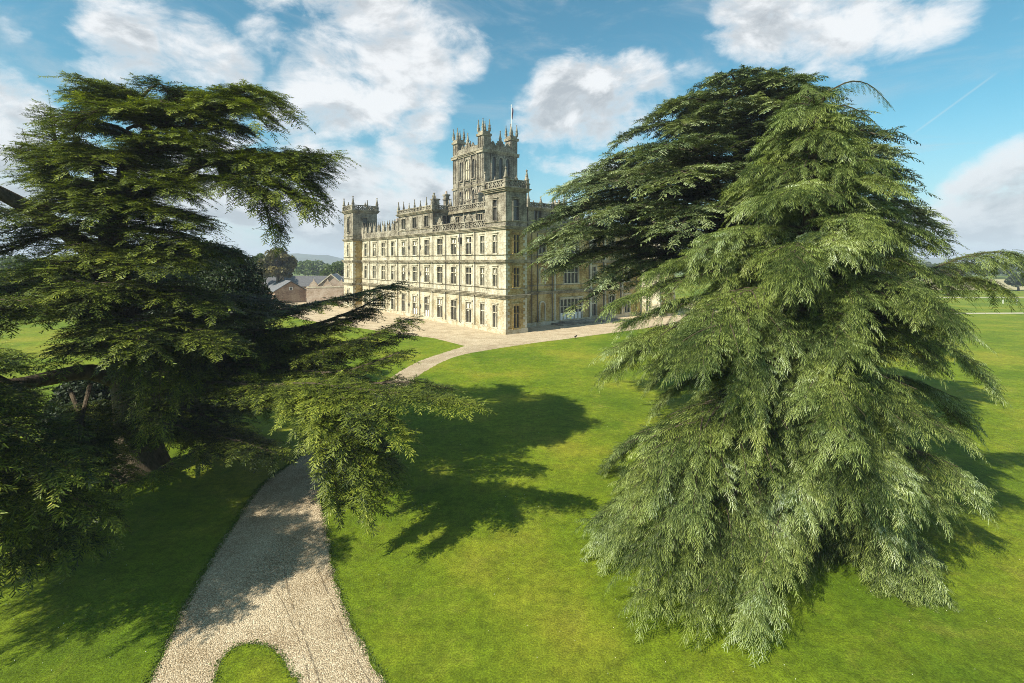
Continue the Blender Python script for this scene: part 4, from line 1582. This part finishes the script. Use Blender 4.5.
# short arching limbs filling the crown round the trunk
for i in range(24):
    y = rnd.uniform(98, 262)
    f = (y - 95) / 170
    q = int((1 - f) * 10) + 7
    p0 = tp[min(len(tp) - 2, q)]
    p0 = Vector((p0.x, p0.y, L_(100, y, 28.3).z))
    az = rnd.uniform(0, math.tau)
    c_, s_ = math.cos(az), math.sin(az)
    ln = rnd.uniform(2.6, 5.2) * (.75 + .4 * f)
    if c_ > .2:
        ln *= .85
    up_ = rnd.uniform(.05, .35)
    ctrl = [p0, p0 + Vector((c_ * ln * .4, s_ * ln * .4, up_ * ln * .55)), p0 + Vector((c_ * ln * .75, s_ * ln * .75, up_ * ln * .6)), p0 + Vector((c_ * ln, s_ * ln, up_ * ln * .3 - rnd.uniform(.1, .5)))]
    plate(F1, W1, ctrl, .10, rnd.uniform(1.5, 2.2), .42, .92, .31, sag=.16, droop=.16, hang=.08, t0=.25, tone=rnd.gauss(.03, .07), lift=.12)
W1.build("branches", M["bark"], t1)["kind"] = "stuff"
F1.build("crown", M["needle_dark"], t1)

# ------------------------------------------------------------------ bright young cedar at the right
rnd.seed(21)
TR2 = [frond_template(20 + s, 26, 3, .30, .11, .0125, 50, .25, .7, .16) for s in range(6)]
base2 = Vector((13.4, 22.6, 0))
t2 = empty("cedar_tree", base2)
tag(t2, "bright green cone-shaped cedar with drooping branches sweeping down to the lawn", "tree", "old cedars on the lawn")
F2, W2 = Foliage(TR2), MB()
trunk_mesh([(0, 0, -.2), (.1, 0, 5), (0, .1, 10), (.1, 0, 15), (.4, 0, 18.4), (.95, 0, 19.6)], [.55, .46, .36, .22, .1, .03], t2, 1.4)
Nb = 158
ga = 2.39996
for i in range(Nb):
    u = (i + .5) / Nb
    # irregular whorls: boughs in tiers with dark gaps between
    zt_ = 18.2 * u / 1.25
    z = 1.0 + 1.25 * (math.floor(zt_) + .5 + (zt_ % 1 - .5) * .35) + .35 * math.sin(i * ga * 2) + rnd.gauss(0, .12)
    az = i * ga + rnd.gauss(0, .45)
    c_, s_ = math.cos(az), math.sin(az)
    prof = float(np.interp(z, [0, 5, 10, 12.4, 14.6, 17, 19.5], [8.1, 8.3, 7.0, 4.9, 3.5, 1.9, .4]))
    azd = (math.degrees(az) + 180) % 360 - 180
    m_ = float(np.interp(azd, [-180, -140, -112, -90, -60, -30, 0, 60, 180], [1.14, 1.20, 1.04, .57, .52, .66, .92, .96, 1.14]))
    k_ = float(np.interp(z, [6, 12], [1, .35]))
    prof *= 1 + (m_ - 1) * k_
    length = prof * rnd.choice((.66, .80, .92, 1.0, 1.1)) * rnd.uniform(.93, 1.05)
    el = 4 + 26 * (z / 19.5) ** 1.5 + rnd.gauss(0, 4)
    e = math.tan(R(el))
    dr = length * rnd.uniform(.26, .44)
    zt = max(.35, z + e * length - dr)
    p0 = Vector((0, 0, z))
    p1 = Vector((c_ * length * .4, s_ * length * .4, z + e * length * .42))
    p2 = Vector((c_ * length * .75, s_ * length * .75, max(.5, z + e * length * .72 - dr * .32)))
    p3 = Vector((c_ * length, s_ * length, zt))
    plate(F2, W2, [p0, p1, p2, p3], .025 + .0065 * length, .45 + .22 * length, .47, .82, .31, sag=.34, droop=.32, hang=.65, t0=.14, sang=44, fang=46, spine=.20,
          tone=rnd.gauss(0, .09), n=8, tip=.28, rise=.06, r1=.008, lift=.05)
# the long boughs that reach over the house's right wing and sweep to the grass in front
for (px, py, d, z, sc) in ((620, 302, 21.6, 11.2, 1.9), (655, 272, 22.2, 12.4, 1.6), (612, 350, 21.0, 9.2, 2.0), (632, 322, 22.6, 10.2, 1.9), (598, 520, 20.6, 3.2, 2.2), (645, 598, 16.0, 3.0, 1.6), (695, 612, 15.5, 2.6, 1.2), (748, 616, 15.4, 2.4, 1.5), (925, 585, 17.6, 2.6, 1.9)):
    tip = P(px, py, d) - base2
    p0 = Vector((0, 0, z))
    q1 = p0.lerp(tip, .4); q1.z = z + .25
    q2 = p0.lerp(tip, .75); q2.z = max(.7, tip.z + (z - tip.z) * .48 + .25)
    plate(F2, W2, [p0, q1, q2, tip], .09, sc, .47, .82, .31, sag=.34, droop=.32, hang=.65, t0=.14, tone=rnd.gauss(.04, .06), n=8, tip=.28, rise=.06, r1=.008, lift=.05, sang=44, fang=46, spine=.20)
# inner skirt sprays to close the heart of the tree
for i in range(110):
    z = rnd.uniform(1.0, 17.5)
    az = rnd.uniform(0, math.tau)
    prof = (1 - (z / 20.2) ** 2.3) * 5.2 + .4
    d = Vector((math.cos(az), math.sin(az), rnd.uniform(-.1, .25))).normalized()
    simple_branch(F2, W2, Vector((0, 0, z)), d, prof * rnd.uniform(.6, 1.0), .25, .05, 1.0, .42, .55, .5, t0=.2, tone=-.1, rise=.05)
# nodding leaders at the top and the long arching twig at the right
for c, fl in (([(.95, 0, 19.5), (1.8, -.1, 19.9), (2.7, -.1, 19.75), (3.5, -.1, 19.0)], .75), ([(.6, 0, 18.6), (1.6, .1, 18.9), (2.6, .1, 18.5), (3.3, .1, 17.9)], .7), ([(.3, 0, 18.8), (-.2, -.5, 19.5), (-.8, -1.1, 19.4)], .8)):
    pts = curve_pts(c, 8)
    W2.tube(pts, [.04 - .004 * q for q in range(9)], 5)
    for (p, t, f) in walk(pts, .28, 0)[0]:
        for sd in (1, -1):
            F2.add(p, (rot_about_up(t, sd * R(60)) * .5 - UP * .6 + t * .3).normalized(), UP, fl * (1 - .5 * f) * rnd.uniform(.6, 1.1), .3, .2, .1, .7)
        F2.add(p, t, UP, fl * .7, .2, .2, .1, .6)
plate(F2, W2, [(4.0, -.6, 11.0), (6.4, -.7, 12.0), (8.2, -.8, 12.2), (9.4, -.9, 11.6)], .05, .9, .3, .8, .3, sag=.5, droop=.5, hang=.2, t0=.1, n=10, tip=.3, sang=50, spine=.2)
plate(F2, W2, [(4.0, -.2, 10.2), (6.0, -.2, 11.0), (7.6, -.2, 11.0), (8.4, -.2, 10.5)], .05, 1.3, .35, .8, .3, sag=.45, droop=.5, hang=.2, t0=.1, n=10, tip=.3, sang=50, spine=.2)
W2.build("branches", M["bark"], t2)["kind"] = "stuff"
F2.build("crown", M["needle_bright"], t2)

# ------------------------------------------------------------------ broad old cedar behind it
rnd.seed(33)
TR3 = [frond_template(40 + s, 13, 3, .40, .17, .037, 52, .20, .85, .25) for s in range(6)]
base3 = Vector((17.0, 37.0, 0))
t3 = empty("cedar_tree", base3)
tag(t3, "broad grey-green cedar with level tiers of branches spreading behind the bright cone-shaped cedar", "tree", "old cedars on the lawn")
F3, W3 = Foliage(TR3), MB()
trunk_mesh([(0, 0, -.2), (.1, .1, 6), (-.1, 0, 13), (-.2, 0, 19), (-.3, 0, 24.2)], [1.0, .85, .7, .45, .12], t3, 1.5)
for i in range(112):
    z = 10.8 + 14.3 * ((i + .5) / 112)
    az = i * ga * 1.013 + rnd.gauss(0, .2)
    tt_ = (z - 10.8) / 14.3
    prof = 13.4 * float(np.interp(tt_, [0, .12, .3, .5, .7, .85, .95, 1.0], [.72, .96, 1.0, .88, .68, .50, .36, .22]))
    c_, s_ = math.cos(az), math.sin(az)
    length = prof * rnd.choice((.7, .85, .95, 1.0, 1.05)) * (1.11 if c_ < -.3 and z < 19 else (.84 if c_ > .25 else 1.0))
    if s_ > .3:
        length *= .85
    z1 = z - .4 * rnd.random()
    rise = .08 + .10 * rnd.random()
    p0 = Vector((0, 0, z1 - .14 * length * .5))
    p1 = Vector((c_ * length * .45, s_ * length * .45, z1 + rise * length * .4))
    p2 = Vector((c_ * length * .8, s_ * length * .8, z1 + rise * length * .38))
    p3 = Vector((c_ * length, s_ * length, z1 + rise * length * .12 - .06 * length))
    plate(F3, W3, [p0, p1, p2, p3], .05 + .012 * length, 1.4 + .18 * length, .66, 1.0, .40, sag=.12, droop=.22, hang=.2, t0=.2, tone=rnd.gauss(.04, .08), n=8, lift=.08)
# low branches sweeping out in front of the house and hanging
L3 = lambda px, py, d: P(px, py, d) - base3
for ctrl, sec in (([(740, 262, 37), (680, 240, 35.5), (620, 250, 34.5), (566, 268, 34)], 2.0), ([(740, 270, 37), (680, 262, 34.5), (620, 282, 33), (575, 306, 32.5)], 1.5),
                  ([(740, 245, 37), (670, 215, 35), (600, 215, 34), (540, 238, 33.5)], 2.2), ([(740, 235, 37), (670, 190, 36), (610, 190, 35.5), (562, 205, 35)], 2.2),
                  ([(745, 265, 37), (690, 255, 36.5), (640, 268, 36), (596, 290, 36)], 1.6), ([(760, 230, 37), (860, 190, 36), (915, 212, 35), (948, 245, 34.5)], 2.2),
                  ([(760, 245, 37), (850, 215, 37), (905, 230, 37), (940, 248, 37)], 2.0), ([(760, 250, 37), (850, 235, 38), (900, 240, 39), (930, 250, 40)], 2.0)):
    plate(F3, W3, [L3(*c) for c in ctrl], .2, sec, .8, .9, .5, sag=.18, droop=.2, tone=-.02, n=9)
W3.build("branches", M["bark"], t3)["kind"] = "stuff"
F3.build("crown", M["needle_grey"], t3)


# ------------------------------------------------------------------ other trees and shrubs
def leafy(name, loc, h, r, mat, label, cat="tree", group=None, nleaf=5200, leaf=.28, trunk_h=.25, shape="dome", clumps=40, seed=0, limbs=5):
    """broad crown: leaf-sized faces gathered in clumps through the crown's volume"""
    g_ = np.random.default_rng(seed + 100)
    root = empty(name, loc)
    tag(root, label, cat, group)
    cz = h * (trunk_h + (1 - trunk_h) / 2)
    hz = h * (1 - trunk_h) / 2
    C = []
    while len(C) < clumps:
        v = g_.normal(0, 1, 3)
        v /= np.linalg.norm(v)
        q = g_.uniform(.45, 1.0) ** .6
        if shape == "dome" and v[2] < -.55:
            continue
        C.append((v[0] * r * q * .82, v[1] * r * q * .82, cz + v[2] * hz * q * .84, r * g_.uniform(.22, .40)))
    C = np.array(C)
    k = g_.integers(0, clumps, nleaf)
    v = g_.normal(0, 1, (nleaf, 3))
    v /= np.linalg.norm(v, axis=1, keepdims=True)
    rad = C[k, 3] * g_.uniform(.55, 1.05, nleaf) ** .7
    c = C[k, :3] + v * rad[:, None] * np.array([1, 1, .72])
    c[:, 2] = np.maximum(c[:, 2], .05)
    a = g_.normal(0, 1, (nleaf, 3)) + v * .8
    a /= np.linalg.norm(a, axis=1, keepdims=True)
    b = np.cross(a, g_.normal(0, 1, (nleaf, 3)))
    b /= np.linalg.norm(b, axis=1, keepdims=True)
    cc = np.cross(a, b)
    s = leaf * g_.uniform(.6, 1.4, nleaf)[:, None]
    verts = np.stack([c - b * s, c + cc * s * .6, c + b * s, c - cc * s * .6], 1).reshape(-1, 3)
    tone = np.repeat(.35 + g_.normal(0, .10, clumps)[k] + g_.normal(0, .08, nleaf), 4)
    np_mesh("crown", verts, np.arange(nleaf * 4).reshape(-1, 4), mat, root, tone)
    mb = MB()
    mb.tube([(0, 0, -.1), (.05 * r, 0, h * trunk_h), (0, .05 * r, h * .55), (0, 0, h * .8)], [r * .11 + .05, r * .085 + .03, r * .05 + .02, .02], 8)
    for q in range(limbs):
        an = q * 1.3
        mb.tube([(0, 0, h * (.3 + .07 * q)), (math.cos(an) * r * .3, math.sin(an) * r * .3, h * (.42 + .07 * q)), (math.cos(an) * r * .6, math.sin(an) * r * .6, h * (.5 + .07 * q))], [r * .04 + .02, r * .025 + .015, .015], 5)
    mb.build("trunk", M["bark"], root, True)
    return root


def at_px(px, d):
    return ((px - CX) * d / FPX, d, 0)


leafy("evergreen_oak", at_px(222, 44), 14.2, 4.6, M["leaf_yew"], "dark round-topped evergreen behind the old dark cedar, beside the slate roofs", nleaf=42000, leaf=.12, trunk_h=.04, clumps=70, seed=1)
leafy("evergreen_oak", at_px(165, 52), 12.5, 5.0, M["leaf_yew"], "dark evergreen mostly hidden by the lower branches of the old dark cedar", nleaf=22000, leaf=.15, trunk_h=.04, clumps=60, seed=2)
leafy("yew_bush", (-27.2, 32.4, 0), 4.6, 2.6, M["leaf_yew"], "rounded dark clipped bush on the grass behind the big cedar trunk", "bush", nleaf=22000, leaf=.12, trunk_h=.02, clumps=70, seed=3, limbs=0)
leafy("lime_tree", at_px(277, 150), 16.6, 5.4, M["leaf_gold"], "yellowing round tree above the slate roofs", nleaf=5200, leaf=.42, seed=4)
leafy("beech_tree", at_px(262, 165), 15.0, 5.0, M["leaf_green"], "green tree just left of the yellowing tree above the roofs", nleaf=4200, leaf=.42, seed=5)
leafy("beech_tree", at_px(195, 92), 11.0, 3.6, M["leaf_green"], "lighter green tree seen through the gap under the dark cedar's crown", nleaf=5200, leaf=.3, seed=6)
leafy("beech_tree", at_px(338, 190), 11.5, 6.5, M["leaf_green"], "low green tree close to the left end turret of the house", nleaf=4200, leaf=.45, seed=7)
for i, px in enumerate((60, 20, 100)):
    leafy("lime_tree", at_px(px, 120 + 14 * i), 13 + i, 6.0, M["leaf_green"], ("broad green tree glimpsed through the lowest left branches", "green tree at the left edge, beyond the open grass", "green tree behind the trunk of the dark cedar")[i], nleaf=4200, leaf=.42, seed=8 + i)

# right background: hedgerow, parkland trees
leafy("park_tree", at_px(1018, 200), 7.0, 4.0, M["leaf_yew"], "dark round park tree on the pale field at the right edge", nleaf=3200, leaf=.4, seed=20, trunk_h=.1)
leafy("park_tree", at_px(948, 172), 10.5, 4.5, M["leaf_gold"], "yellowish park tree half hidden by the right side of the bright cedar", nleaf=3200, leaf=.4, seed=21, trunk_h=.1)


def woodland(name, x0, x1, y0, y1, n, h, label, seed, mat):
    """a far-off wood that reads as one mass"""
    g_ = np.random.default_rng(seed)
    V = []
    T = []
    for i in range(n):
        x, y = g_.uniform(x0, x1), g_.uniform(y0, y1)
        hh = h * g_.uniform(.75, 1.15)
        r = hh * g_.uniform(.35, .55)
        m = 260
        v = g_.normal(0, 1, (m, 3))
        v /= np.linalg.norm(v, axis=1, keepdims=True)
        v[:, 2] = np.abs(v[:, 2]) * .95 - .35 * (g_.random(m) < .4)
        c = np.array([x, y, hh * .45]) + v * np.array([r, r, hh * .52]) * g_.uniform(.75, 1.0, (m, 1))
        a = g_.normal(0, 1, (m, 3)) + v
        a /= np.linalg.norm(a, axis=1, keepdims=True)
        b = np.cross(a, g_.normal(0, 1, (m, 3)))
        b /= np.linalg.norm(b, axis=1, keepdims=True)
        cc = np.cross(a, b)
        s = hh * .10
        V.append(np.stack([c - b * s, c + cc * s, c + b * s, c - cc * s], 1).reshape(-1, 3))
        T.append(np.repeat(.35 + g_.normal(0, .12) + g_.normal(0, .08, m), 4))
    V, T = np.concatenate(V), np.concatenate(T)
    o = np_mesh(name, V, np.arange(len(V)).reshape(-1, 4), mat, None, T)
    return tag(o, label, "woodland", kind="stuff")


woodland("woodland", -330, -60, 300, 420, 90, 13, "green tree belt below the blue hills at left", 31, M["leaf_green"])
woodland("woodland", 230, 900, 335, 470, 330, 10.5, "brownish green tree belt across the right horizon", 32, M["hedge"])
woodland("woodland", -900, -300, 260, 420, 120, 15, "woods along the horizon behind the dark cedar", 33, M["leaf_green"])

# ------------------------------------------------------------------ stables and walls left of the house
def gable_house(name, loc, rz, w, l, he, hr, wall, roof, label, hip=False, verge=False, parts=None):
    root = empty(name, loc, rz)
    tag(root, label, "building")
    mb = MB()
    mb.box(-w / 2, w / 2, -l / 2, l / 2, 0, he)
    if not hip:
        for y in (-l / 2, l / 2 - .3):
            mb.prism([(-w / 2, y, he), (w / 2, y, he), (0, y, hr)], (0, .3, 0))
    mb.build("wall", wall, root)
    rb = MB()
    e = .45
    yy = l / 2 + .35
    hy = w / 2 if hip else 0
    t = .18
    for sx in (-1, 1):
        z0 = he - .18
        a = [(sx * (w / 2 + e), -yy, z0), (sx * (w / 2 + e), yy, z0), (0, yy - hy, hr + t), (0, -yy + hy, hr + t)]
        b = [(p[0], p[1], p[2] + .16) for p in a]
        rb.poly(a); rb.poly(b)
        for k in range(4):
            rb.poly([a[k], a[(k + 1) % 4], b[(k + 1) % 4], b[k]])
    if hip:
        for sy in (-1, 1):
            rb.poly([(-w / 2 - e, sy * yy, he - .02), (w / 2 + e, sy * yy, he - .02), (0, sy * (yy - hy), hr + t + .16)])
    ro = rb.build("roof", roof, root)
    if verge:
        vb = MB()
        for y in (-l / 2 - .42, l / 2 + .2):
            for sx in (-1, 1):
                vb.prism([(sx * (w / 2 + .5), y, he - .3), (0, y, hr + .1), (0, y, hr + .5), (sx * (w / 2 + .5), y, he + .05)], (0, .22, 0))
        vb.build("verge", M["trim"], root)
    return root


def flat_window(root, x, y, z, w, h, axis, mat="glass"):
    mb = MB()
    if axis == "y":
        mb.box(x - w / 2, x + w / 2, y - .12, y - .004, z, z + h)
    else:
        mb.box(x + .004, x + .12, y - w / 2, y + w / 2, z, z + h)
    o = mb.build("window", M["white"], root)
    pb = MB()
    if axis == "y":
        pb.box(x - w / 2 + .12, x + w / 2 - .12, y - .135, y - .122, z + .12, z + h - .12)
    else:
        pb.box(x + .122, x + .135, y - w / 2 + .12, y + w / 2 - .12, z + .12, z + h - .12)
    pb.build("pane", M["glass"], o)


b1 = gable_house("stable_block", at_px(285, 148), R(38), 8.5, 13, 3.4, 6.0, M["brick"], M["slate"], "low brown brick outbuilding with grey slate roof and plain gable")
mb = MB(); mb.frustum(0, -6.5, 4.2, 4.3, .1, .1)
flat_window(b1, 0, -6.5, 3.6, .9, .9, "y")
mb = MB(); mb.box(-.6, .6, 3.5, 4.4, 5.4, 8.4); mb.box(-.75, .75, 3.35, 4.55, 8.402, 8.65); mb.build("chimney", M["pinkbrick"], b1)
b2 = gable_house("stable_range", at_px(305, 172), R(80), 9, 32, 3.6, 6.6, M["brick"], M["darkslate"], "long dark slate roofed range behind the brown brick outbuilding")
for k in range(5):
    flat_window(b2, -4.5 + 0, 0, 1, 1, 1, "y") if False else None
b3 = gable_house("gabled_wing", at_px(334, 150), R(12), 7.0, 12, 4.8, 7.8, M["pinkbrick"], M["slate"], "slate roofed wing with pale stepped verge next to the far turret", verge=True)
flat_window(b3, 0, -6.0, 2.2, 1.4, 1.8, "y")
# ornamental brick screen wall with small gables
sw = empty("screen_wall", at_px(330, 138), R(14))
tag(sw, "pinkish brick screen wall topped by small ornamental gables", "wall")
mb = MB(); mb.box(-6, 6.5, -.3, .3, 0, 5.0); mb.build("wall", M["pinkbrick"], sw)
for k, x in enumerate((-4.2, -.6, 3.0)):
    mb = MB()
    mb.prism([(x - 1.3, -.32, 5.002), (x + 1.3, -.32, 5.002), (x + .75, -.32, 5.900), (x + .3, -.32, 6.300), (x, -.32, 7.100), (x - .3, -.32, 6.300), (x - .75, -.32, 5.900)], (0, .64, 0))
    mb.build("gable", M["pinkbrick"], sw)
mb = MB(); mb.box(-6.1, 6.6, -.4, .4, 4.700, 4.998) ; 
cp = MB(); cp.box(-6.1, 6.6, -.42, -.303, 4.650, 4.900); cp.build("coping", M["trim"], sw)
# small white cottage glimpsed under the cedar
ct = gable_house("cottage", at_px(203, 104), R(70), 4.2, 6.5, 1.9, 3.6, M["white"], M["slate"], "small white cottage with slate roof glimpsed under the dark cedar")
flat_window(ct, 2.1, .8, .8, .9, .9, "x")
flat_window(ct, 2.1, -1.6, .8, .9, .9, "x")

# ------------------------------------------------------------------ small things
# black bird standing on the gravel by the lawn edge
bl = G(575.5, 338.4, .008)
bird = empty("bird", bl, R(35))
tag(bird, "small black bird standing on pale gravel at the lawn edge", "bird")
mb = MB()
segs = [(-.34, .20, .015), (-.22, .235, .05), (-.10, .27, .10), (.02, .30, .125), (.12, .335, .11), (.19, .38, .075), (.235, .43, .072), (.275, .455, .066), (.31, .455, .035), (.39, .44, .006)]
mb.tube([(x, 0, z) for x, z, r in segs], [r for x, z, r in segs], 10)
for sy in (-1, 1):
    mb.tube([(.03, sy * .05, .24), (.0, sy * .055, .12), (.02, sy * .055, .01), (.08, sy * .06, .008)], [.03, .012, .012, .008], 6)
mb.build("body", M["black"], bird, True)
for sy in (-1, 1):
    w_ = MB()
    w_.tube([(.13, sy * .10, .33), (-.02, sy * .125, .29), (-.18, sy * .09, .24), (-.30, sy * .04, .21)], [.03, .05, .035, .008], 7)
    w_.build("wing", M["black"], bird, True)

# marker posts beyond the drive
for i, px in enumerate((1003, 1017)):
    x, y, _ = at_px(px, 140)
    mb = MB()
    mb.frustum(0, 0, 0, 1.0, .10, .09, 8, 0)
    mb.frustum(0, 0, 1.002, 1.12, .11, .03, 8, 0)
    o = mb.build("marker_post", M["white"])
    o.location = (x, y, 0)
    tag(o, ("white marker post nearer the bright cedar, on grass between the drives", "white marker post nearer the right edge, on grass between the drives")[i], "post", "white posts between the drives")

# ------------------------------------------------------------------ air
hz = MB()
hz.box(-6000, 6000, -250, 6500, -1.5, 130)
hm = bpy.data.materials.new("haze_air")
hm.use_nodes = True
nt = hm.node_tree
nt.nodes.clear()
vo = nt.nodes.new("ShaderNodeOutputMaterial")
vp = nt.nodes.new("ShaderNodeVolumePrincipled")
vp.inputs["Color"].default_value = (.74, .84, 1.0, 1)
vp.inputs["Density"].default_value = .00036
nt.links.new(vp.outputs[0], vo.inputs["Volume"])
HAZE = True
if HAZE:
    tag(hz.build("haze", hm), "thin bluish air between the camera and the far hills", "haze", kind="stuff")
